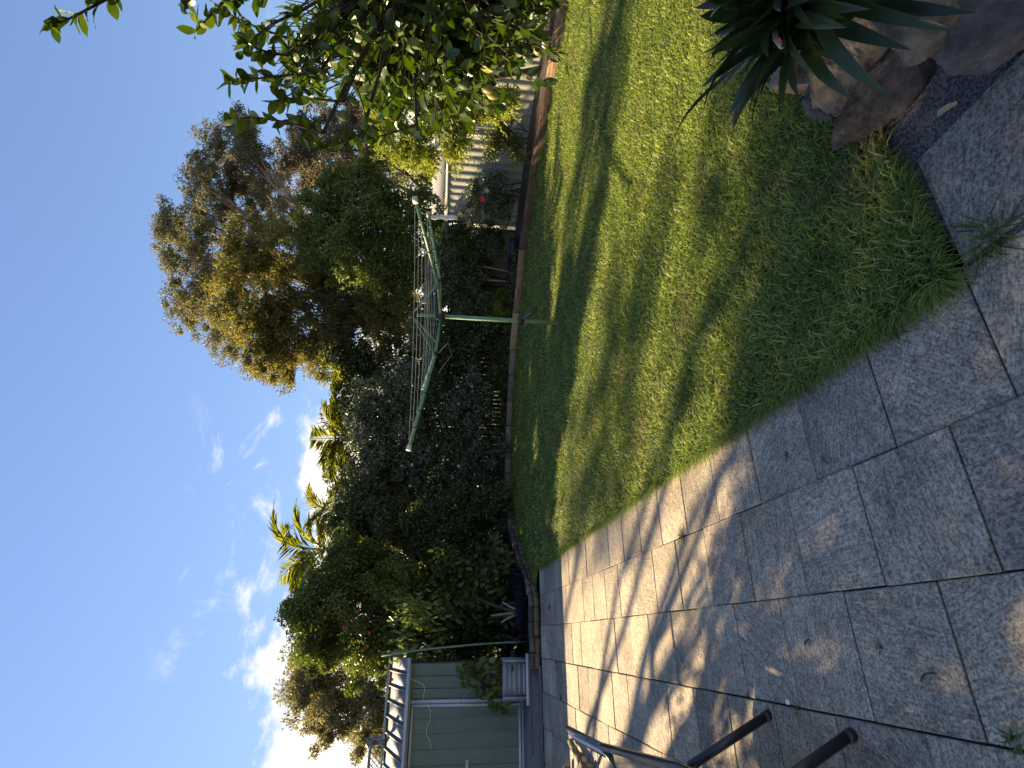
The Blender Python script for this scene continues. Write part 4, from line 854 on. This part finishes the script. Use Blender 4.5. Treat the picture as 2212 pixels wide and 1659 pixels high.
    # sunlit yellow green shrub behind the lemon tree
    lim = [(800, 225), (815, 270), (835, 215), (850, 260), (850, 310), (870, 220), (885, 280), (890, 325), (905, 235), (915, 300), (930, 340), (940, 250), (955, 225), (960, 280), (975, 315), (985, 250), (1000, 215), (1010, 275), (1025, 240), (1045, 215), (1060, 240), (830, 245), (1085, 225), (985, 330), (870, 345), (925, 210), (1080, 205), (860, 190), (900, 180), (960, 180), (1010, 180)]
    def sprays(cr, r, sc):
        for k in range(90):
            p = sc[r.randint(len(sc))]; d = unit(np.array([-.5, -.2, r.uniform(-.6, .7)]) + r.normal(0, .45, 3)); L = r.uniform(.25, .5); n = 16; s = np.linspace(.05, 1, n)
            P = p + d * (s * L)[:, None] - np.array([0, 0, 1.]) * ((s ** 2) * .12)[:, None]; D = unit(d * .8 + rvec(r, n) * .7); leaf_mb(cr, P, D, rvec(r, n) + np.array([0, 0, .6]), r.uniform(.07, .11, n), .026, np.clip(r.normal(.6, .2, n), 0, 1))
    make_tree('yellow_green_shrub', 'sunlit yellow green shrub leaning out over the sleeper edging', 'shrub', (6.0, 10.0, .1), at(960, 190, 10.0), dz(lim, 9.8, .29, .35, 57), M['lime'], M['bark_dark'], 15000, .10, .032, .04, 57, nsub=6, subr=.6, stems=3, extra=sprays, brad=.35, droop=.2)
    # cane stakes
    for p, q, lab in (((1082, 588), (1042, 575), 'pale grey stake leaning toward the blue trough'), ((1078, 607), (1030, 603), 'pale grey upright stake in the bed behind the clothesline')):
        a, b = at(*p, 13.2), at(*q, 13.2); a[2] = .1; o = MB().tube([a, b], .022, 6).build('timber_stake', M['bark_pale']); tag(o, lab, 'stake')
hedges()

def bed_plants():
    # grassy clumps
    for px, py, h, n, lab, mt in ((1118, 372, .55, 420, 'tall dry grass clump in the bed between rose bush and small twiggy shrub', 'drygrass'), (1112, 450, .45, 380, 'low spreading grass clump below the rose bush', 'drygrass'), (1095, 498, .4, 260, 'shaded grass clump beside the blue trough', 'drygrass'),
                            (1140, 250, .25, 160, 'small dry tuft at the foot of the sunny steel fence', 'drygrass'), (1108, 625, .35, 200, 'leafy dark tuft under the upright stake', 'weed')):
        b = gp(px, py, .14); q = rs(px); mb = MB(); P = b + np.column_stack([q.normal(0, .16, n), q.normal(0, .10, n), np.zeros(n)]); D = np.column_stack([q.normal(0, .5, n), q.normal(0, .5, n), np.full(n, 1.)])
        blades(mb, P, D, q.uniform(.5, 1.1, n) * h, np.full(n, .011), np.clip(q.normal(.5, .25, n), 0, 1), .7); tag(mb.build('grass_clump', M[mt]), lab, 'grass clump', 'grass clumps in the bed')
    # dark purple ground cover at the bend of the brick edging
    q = rs(9); mb = MB(); n = 9000; a = q.uniform(0, 1, n); b_ = q.uniform(0, 1, n)
    P = np.column_stack([-3.50 - .85 * b_ + .10 * np.sin(a * 9), 9.1 + a * 3.3 + .0 * b_, np.full(n, .14)]); P[:, 2] += .02 * q.uniform(0, 1, n)
    D = np.column_stack([q.normal(0, .6, n), q.normal(0, .6, n), np.full(n, .8)]); blades(mb, P, D, q.uniform(.08, .24, n), np.full(n, .011), np.clip(q.normal(.5, .25, n), 0, 1), .8)
    o = mb.build('ground_cover', M['purple']); tag(o, 'mat of black purple grassy leaves behind the brick edging', 'ground cover', kind='stuff')
    # leaf litter low plants along the shaded edging
    mb = MB(); n = 5200; e = np.array(EDGE[4:11]); s = q.uniform(0, len(e) - 1.001, n); i = s.astype(int); f = (s - i)[:, None]; base = e[i] * (1 - f) + e[i + 1] * f
    P = np.column_stack([base + np.column_stack([q.normal(0, .1, n), .12 + np.abs(q.normal(0, .25, n))]), .14 + np.abs(q.normal(0, .09, n))])
    leaf_mb(mb, P, rvec(q, n) + np.array([0, -.3, .2]), rvec(q, n) + np.array([0, 0, .8]), q.uniform(.05, .11, n), .045, np.clip(q.normal(.5, .25, n), 0, 1), 3); o = mb.build('low_foliage', M['dark']); tag(o, 'low dark leaves and seedlings along the shaded bed edge', 'ground cover', kind='stuff')
    # dark blue trough
    c = gp(1117, 545, .17); t = thing('planter_trough', 'dark blue plastic planter trough sitting on the sleeper edging', 'planter', c); d = unit(np.array([-.86, .5, 0])); w = np.array([d[1], -d[0], 0]) * -1
    L, W, H = .64, .20, .20; z0 = .175
    def q8(l, w_, z): return [c * np.array([1, 1, 0]) + d * (sx * l / 2) + w * (sy * w_ / 2) + np.array([0, 0, z]) for sx, sy in ((-1, -1), (1, -1), (1, 1), (-1, 1))]
    mb = MB(); V = q8(L * .9, W * .8, z0) + q8(L, W, z0 + H) + q8(L - .03, W - .03, z0 + H) + q8(L * .9 - .03, W * .8 - .03, z0 + .05); F = [[3, 2, 1, 0]]
    for a, b in ((0, 4), (4, 8), (8, 12)): F += [[a + k, a + (k + 1) % 4, b + (k + 1) % 4, b + k] for k in range(4)]
    F.append([12, 13, 14, 15]); mb.add(V, [np.array(F)]); mb.build('body', M['navy'], t)
    mb = MB(); P = q8(L + .03, W + .03, z0 + H - .012)
    for k in range(4): mb.bar(P[k], P[(k + 1) % 4], .03, .032)
    mb.build('rim', M['navy'], t); mb = MB(); mb.add(q8(L - .04, W - .04, z0 + H - .03), [[[0, 1, 2, 3]]]); mb.build('soil', M['soil'], t)
    # plants spilling over the ribbed planter
    q = rs(17); mb = MB(); n = 260; P = np.array([pv(q.uniform(-1.1, -.35), q.uniform(10.0, 10.5), q.uniform(.45, 1.25) ) for _ in range(n)]); keep = np.array([(p[2] - .45) < 1.0 * (1 - abs((EW @ p) + .45) / .8) for p in P]); P = P[keep]; n = len(P)
    leaf_mb(mb, P, unit(np.array([0, -.3, -.8]) + q.normal(0, .5, (n, 3))), rvec(q, n) + np.array([0, -.8, .3]), q.uniform(.09, .16, n), .10, np.clip(q.normal(.35, .2, n), 0, 1), 3, .1, .1)
    o = mb.build('pumpkin_vine', M['bigleaf']); 
    st = MB()
    for k in range(6): st.tube(bez(pv(-.6 + .05 * k, 10.15, .45), pv(-.5, 10.2, .9), pv(-.35 - .12 * k, 10.2, .8 + .08 * k), 6), .006, 5)
    t = thing('leafy_vine', 'broad leaved vine growing out of the ribbed planter against the shed', 'vine', pv(-.6, 10.15, .4)); s_ = st.build('stems', M['bark_pale'], t); o.name = 'foliage'; o.parent = t; o.matrix_parent_inverse = Matrix.Translation(t.location).inverted()
bed_plants()

# ------------------------------------------------------------------ lemon tree
def citrus_leaf_mesh(seed, Ln=.098, Wd=.05):
    q = rs(seed); n = 6; t = np.linspace(0, 1, n); w = Wd * np.sin(np.clip(t * .97 + .03, 0, 1) * math.pi) ** .8; w[-1] = .001; w[0] = .004
    curl = q.uniform(.1, .34); fold = q.uniform(.06, .24); wave = q.uniform(0, 6)
    x = t * Ln; z = -curl * Ln * t ** 2 + .08 * Ln * t; V = []
    for i in range(n):
        e = w[i] / 2; dz_ = fold * e * 2 + .003 * math.sin(i * 2 + wave)
        V += [(x[i], -e, z[i] + dz_), (x[i], 0, z[i]), (x[i], e, z[i] + dz_)]
    F = [[3 * i + k, 3 * i + k + 3, 3 * i + k + 4, 3 * i + k + 1] for i in range(n - 1) for k in (0, 1)]
    return np.array(V), np.array(F), np.clip(q.normal(.5, .25), 0, 1)
def build_lemon():
    base = np.array([3.5, 3.95, 0.0]); t = thing('lemon_tree', 'leafy lemon tree with glossy dark leaves reaching in beside the lawn', 'tree', base); q = rs(77)
    C = np.array([3.10, 3.75, 1.86]); R = np.array([1.36, 1.30, 1.06]); tr = MB(); fork = base + np.array([-.05, 0, .75])
    tr.tube(bez(base + np.array([0, 0, -.1]), base + np.array([.05, .03, .4]), fork, 7), np.linspace(.085, .06, 7), 10); tr.build('trunk', M['bark_dark'], t, True)
    br = MB(); mains = []
    for k in range(13):
        d = rvec(q, 1)[0]; d[2] = abs(d[2]) * .7 + .0; e = C + d * R * .62 + np.array([0, 0, -.25]); c = bez(fork, (fork + e) / 2 + q.normal(0, .12, 3), e, 8); br.tube(c, np.linspace(.032, .011, 8), 6, False); mains.append(c)
    tips = []
    for k in range(1000):
        d = rvec(q, 1)[0]; d[0] = -abs(d[0]) if q.uniform() < .75 else d[0]; e = C + d * R * q.uniform(.15, 1.08) ** .5; tips.append((e, d, .0))
    shoots = [((1245, 155), 3.4, .35), ((1238, 30), 3.3, .3), ((1180, 190), 3.5, .3), ((1215, 130), 3.4, .3), ((800, 305), 3.1, .3)]
    arches = [((697, 288), (501, 257), 3.0, 30), ((689, 157), (499, 179), 2.95, 30), ((671, 96), (488, 26), 2.9, 28), ((500, -12), (424, 66), 2.85, 20), ((255, -15), (113, 57), 2.8, 24), ((784, 288), (668, 322), 3.05, 24), ((640, 30), (525, 110), 2.9, 22), ((590, -10), (500, 8), 2.85, 18), ((740, 220), (600, 215), 3.0, 26),
              ((900, 270), (800, 300), 3.1, 22), ((620, 120), (540, 95), 2.9, 16), ((420, -14), (392, 24), 2.8, 12)]
    for k in range(150): e = at(q.uniform(560, 1000), q.uniform(-20, 235), q.uniform(2.9, 3.7)); tips.append((e, unit(e - C), .0))
    for (px, py), Y, l in shoots:
        if l: e = at(px, py, Y); tips.append((e, unit(e - C), l))
    LV = [citrus_leaf_mesh(500 + i) for i in range(5)]; leaves = []
    for (b0, b1, Y, n) in arches:
        a_, e = at(*b0, Y + .12), at(*b1, Y); c = bez(a_, (a_ + e) / 2 + np.array([0, 0, .05]) + q.normal(0, .03, 3), e, 12); br.tube(c, np.linspace(.009, .003, 12), 5, False); T = unit(np.gradient(c, axis=0))
        s1 = min((m[j] for m in mains for j in (3, 4, 5, 6, 7)), key=lambda x: np.linalg.norm(x - a_)); br.tube(bez(s1, (s1 + a_) / 2 + np.array([0, 0, .08]), a_, 7), np.linspace(.013, .009, 7), 5, False)
        for k in range(n):
            i = min(int((k + q.uniform(0, 1)) / n * 12), 11); dd = unit(T[i] * q.uniform(.35, 1.0) + rvec(q, 1)[0] * .75 + np.array([0, 0, -.15])); nn = unit(rvec(q, 1)[0] * .7 + np.array([0, 0, .8])); leaves.append((c[i], dd, nn, q.uniform(.7, 1.1), q.randint(5)))
    for e, d, l in tips:
        cand = [m[j] for m in mains for j in (4, 5, 6, 7)]; s0 = min((c for c in cand), key=lambda c: np.linalg.norm(c - e) + q.uniform(0, .25)) if not l else e - unit(d * np.array([1, .6, .8]) + np.array([.35, .2, -.35])) * (l + .25)
        mid = (s0 + e) / 2 + q.normal(0, .05, 3) + np.array([0, 0, .06 if not l else -.04]); c = bez(s0, mid, e, 9)
        br.tube(c, np.linspace(.008, .0025, 9), 4, False)
        if l: s1 = min((x for x in cand), key=lambda x: np.linalg.norm(x - s0)); br.tube(bez(s1, (s1 + s0) / 2 + q.normal(0, .04, 3), s0, 6), np.linspace(.012, .008, 6), 5, False)
        n = int(q.uniform(7, 12)) + (6 if l else 0); T = unit(np.gradient(c, axis=0))
        for k in range(n):
            f = q.uniform(.35, 1.0) if not l else q.uniform(.05, 1.0); i = min(int(f * 8), 8); dd = unit(T[i] * q.uniform(.2, .9) + rvec(q, 1)[0] * .9 + np.array([0, 0, -.25])); nn = unit(rvec(q, 1)[0] * .8 + np.array([0, 0, .8]) + d * .3)
            leaves.append((c[i], dd, nn, q.uniform(.75, 1.25), q.randint(5)))
    br.build('branches', M['bark_dark'], t, True)
    # the 300 that show largest are leaves of their own, the rest one mass of foliage
    def show(p): y = max(p[1], .5); inn = p[0] / y < .74 and p[0] / y > 0; return (0 if inn else 10) + np.linalg.norm(p - np.array([0, 0, CAM_H]))
    leaves.sort(key=lambda a: show(a[0])); me = []
    for k in range(10):
        V, F, _ = LV[k % 5]; m = MB(); m.add(V, [F], [.15, .35, .5, .65, .92, .25, .45, .55, .3, .8][k]); me.append(m.mesh('leaf', M['citrus'], True))
    rest = MB()
    for i, (p, dd, nn, s, k) in enumerate(leaves):
        S = unit(np.cross(nn, dd)); nn = np.cross(dd, S); A = np.array([dd, S, nn])
        if i < 300:
            o = link('leaf', me[q.randint(10)], t); mm = Matrix(((dd[0] * s, S[0] * s, nn[0] * s, p[0]), (dd[1] * s, S[1] * s, nn[1] * s, p[1]), (dd[2] * s, S[2] * s, nn[2] * s, p[2]), (0, 0, 0, 1))); o.matrix_basis = mm
        else:
            V, F, _ = LV[k]; rest.add(V * s @ A + p, [F], float(np.clip(q.normal(.45, .22), 0, 1)))
    o = rest.build('foliage', M['citrus'], t, True); o['kind'] = 'stuff'
    for px, py, Y, g in ((875, 48, 3.1, 1), (1052, 192, 3.4, 0), (1062, 205, 3.45, 0), (1002, 183, 3.3, 1), (1072, 115, 3.5, 1), (740, 250, 3.05, 2), (770, 110, 3.2, 1)):
        c = at(px, py, Y); mb = MB(); mb.lathe(c - np.array([0, 0, .042]), [(.003, 0), (.010, .004), (.024, .016), (.029, .036), (.024, .058), (.010, .07), (.004, .078)], 14); mb.build('lemon', M['lemon'] if g == 0 else M['lemon_green'], t, True)
build_lemon()

# ------------------------------------------------------------------ lawn grass
def build_grass():
    q = rs(1); mb = MB()
    # distance bands: blades grow wider and sparser with distance
    for y0, y1, dens, L, W in ((1.0, 2.3, 11500, .060, .0055), (2.3, 3.6, 8500, .056, .0062), (3.6, 5.5, 5600, .05, .0075), (5.5, 8.5, 3000, .042, .0095), (8.5, 14.2, 1500, .040, .015)):
        x0, x1 = -3.7, min(.74 * y1 + 1.1, 9); A = (x1 - x0) * (y1 - y0); n = int(A * dens)
        P = np.column_stack([q.uniform(x0, x1, n), q.uniform(y0, y1, n)]); P = P[inside(P, LAWN)]
        P = P[(P[:, 0] < .73 * P[:, 1] + 1.0) & (P[:, 0] > -.73 * P[:, 1] - 1.0)]; n = len(P)
        tuft = np.sin(P[:, 0] * 7.3 + 2 * np.sin(P[:, 1] * 3.1)) * np.sin(P[:, 1] * 6.1 + 1.5 * np.sin(P[:, 0] * 4.3))
        z = .012 + 0 * tuft; D = np.column_stack([q.normal(0, .75, n), q.normal(0, .75, n), q.uniform(.35, 1.1, n)])
        a = pv(0, 0); edge = EW[0] * P[:, 0] + EW[1] * P[:, 1] - 1.035
        D[:, 0] -= np.where(edge < .06, .8, 0) * q.uniform(0, 1, n); 
        Ln = L * q.uniform(.55, 1.5, n) * (1 + .25 * tuft); v = np.clip(.40 + .14 * tuft + q.normal(0, .25, n), 0, 1)
        blades(mb, np.column_stack([P, z]), D, Ln, W * q.uniform(.7, 1.3, n), v, .55)
    # runners hanging over the slab edge
    n = 5200; b = 1.25 + 7.9 * q.uniform(0, 1, n) ** 1.6; P = np.array([pv(1.04 + .02 * q.uniform(-1, 1), x, .014) for x in b]); D = -EW * q.uniform(.2, 1.1, n)[:, None] + EL * q.normal(0, .6, n)[:, None] + np.array([0, 0, 1.]) * q.uniform(.1, .8, n)[:, None]
    blades(mb, P, D, q.uniform(.03, .11, n), q.uniform(.004, .007, n), np.clip(q.normal(.4, .2, n), 0, 1), .6)
    n = 500; P = np.array([pv(q.uniform(1.05, 1.47), 1.255 + q.uniform(0, .03), .014) for _ in range(n)]); D = -EL * q.uniform(.2, 1.0, n)[:, None] + EW * q.normal(0, .6, n)[:, None] + np.array([0, 0, 1.]) * q.uniform(.1, .8, n)[:, None]
    blades(mb, P, D, q.uniform(.03, .09, n), q.uniform(.003, .005, n), np.clip(q.normal(.35, .2, n), 0, 1), .6)
    o = mb.build('grass', M['grass']); tag(o, 'mown green lawn grass with dry yellow patches', 'grass', kind='stuff')
build_grass()

# ------------------------------------------------------------------ weeds in the joints, fallen bits
def small_things():
    W = [((2150, 520), .12, 60, 'large green weed tuft in the joint nearest the lawn corner'), ((1475, 1158), .055, 36, 'green weed tuft in the first joint beside the lawn edge'), ((1188, 1312), .06, 30, 'bushy weed tuft in the far joint near the brick edging'), ((1202, 1430), .05, 26, 'small weed tuft in the third far joint'), ((1213, 1508), .05, 24, 'yellowish weed tuft in the joint before the shed door'),
         ((1228, 1572), .05, 22, 'dark weed tuft in the joint farthest toward the shed'), ((1725, 1530), .03, 20, 'flat weed tuft beside the white pebble near the chair leg'), ((1905, 1398), .03, 16, 'tiny pale weed in the middle joint'), ((1160, 1285), .09, 40, 'tall weed clump where the lawn, bricks and slabs meet'), ((2195, 1600), .05, 26, 'weed tuft in the nearest joint at the corner of the view'), ((1935, 705), .07, 34, 'weed with broad blades at the second slab joint beside the lawn'), ((1700, 985), .025, 16, 'tiny weed in the lawn side joint of the shaded slabs')]
    for k, ((px, py), h, n, lab) in enumerate(W):
        q = rs(200 + k); b = gp(px, py, -.006); mb = MB(); P = b + np.column_stack([q.normal(0, h * .16, n), q.normal(0, h * .16, n), np.zeros(n)]); D = np.column_stack([q.normal(0, .9, n), q.normal(0, .9, n), q.uniform(.3, 1, n)])
        blades(mb, P, D, q.uniform(.5, 1.2, n) * h, q.uniform(.0035, .007, n) * (1 + b[1] * .08), np.clip(q.normal(.5, .25, n), 0, 1), .7); tag(mb.build('weed_tuft', M['weed']), lab, 'weed', 'weeds in the paving joints')
    Lf = [((1748, 1380), .05, 1, 'curled grey green leaf lying on the sunlit slab'), ((1702, 1516), .018, 0, 'small white pebble on the joint near the chair leg'), ((1990, 1470), .07, 2, 'thin dark twig lying on the near shaded slab'), ((1908, 352), .035, 1, 'pinkish dead leaf on the grass by the corner slab'), ((1650, 590), .03, 1, 'pale dead leaf on the mid lawn'), ((1790, 1000), .05, 1, 'dry curled leaf on the joint beside the lawn'), ((2068, 222), .07, 1, 'straw coloured dead strap leaf beside the dark rock'), ((1580, 1290), .03, 1, 'tiny pale leaf on the sunlit slab by the second joint')]
    for k, ((px, py), s, kind, lab) in enumerate(Lf):
        q = rs(300 + k); p = gp(px, py, .006 if kind != 1 or k not in (3, 4) else .045); mb = MB()
        if kind == 1:
            th = q.uniform(0, 6); V, F = strap_leaf(p, p + np.array([math.cos(th), math.sin(th), .05]) * s, s * .28, .3, k, 7); o = mb.add(V, [F]).build('fallen_leaf', M['deadleaf'], None, True); tag(o, lab, 'leaf')
        elif kind == 0: o = mb.lathe(p - np.array([0, 0, .006]), [(.004, 0), (.012, .004), (.011, .012), (.004, .016)], 9).build('pebble', M['cord'], None, True); tag(o, lab, 'pebble')
        else: o = mb.tube(bez(p, p + np.array([.03, .0, .0]), p + np.array([.05, -.05, .0]), 6), .003, 5).build('twig', M['bark_dark']); tag(o, lab, 'twig')
small_things()

# ------------------------------------------------------------------ trees outside the frame that shade the near garden
def shade_trees():
    q = rs(5)
    def crown(c, R, n, sd): 
        r = rs(sd); d = rvec(r, n) * (r.uniform(.25, 1, n) ** .5)[:, None]; return [(*(np.array(c) + d[i] * np.array(R)), r.uniform(.55, .85)) for i in range(n)]
    make_tree('shade_tree', 'tall leafy tree beyond the shed outside the view', 'tree', (-11.9, 10.9, -.1), (-11.9, 10.9, 7.6), crown((-11.6, 10.8, 10.2), (2.2, 2.6, 1.5), 34, 1), M['green'], M['bark_dark'], 8000, .12, .06, .16, 61, nsub=6, subr=.42)
    make_tree('shade_tree', 'very tall sparse gum far behind the shed outside the view', 'tree', (-15.2, 19.2, -.1), (-15.2, 19.2, 9.5), crown((-15.0, 19.1, 13.2), (1.1, 1.5, 1.2), 13, 9), M['gum'], M['bark_gum'], 4200, .14, .05, .2, 69, nsub=7, subr=.42)
    make_tree('shade_tree', 'slender sparse gum farthest behind the shed outside the view', 'tree', (-17.9, 18.4, -.1), (-17.9, 18.4, 9.5), crown((-17.7, 18.2, 13.2), (.9, 1.3, 1.3), 11, 12), M['gum'], M['bark_gum'], 2600, .14, .05, .2, 70, nsub=7, subr=.40)
    make_tree('shade_tree', 'young leafy tree near the paving outside the view', 'tree', (-7.6, 7.1, -.1), (-7.6, 7.1, 4.2), crown((-7.5, 7.1, 6.0), (1.2, 1.6, 1.2), 26, 7), M['green'], M['bark_dark'], 10000, .11, .055, .12, 67, nsub=6, subr=.5)
    make_tree('shade_tree', 'wide leafy tree by the house outside the view', 'tree', (-6.9, 4.9, -.1), (-6.9, 4.9, 2.4), crown((-6.5, 5.0, 4.3), (1.7, 2.0, 1.8), 30, 2), M['green'], M['bark_dark'], 13000, .11, .055, .16, 62, nsub=6, subr=.5)
shade_trees()
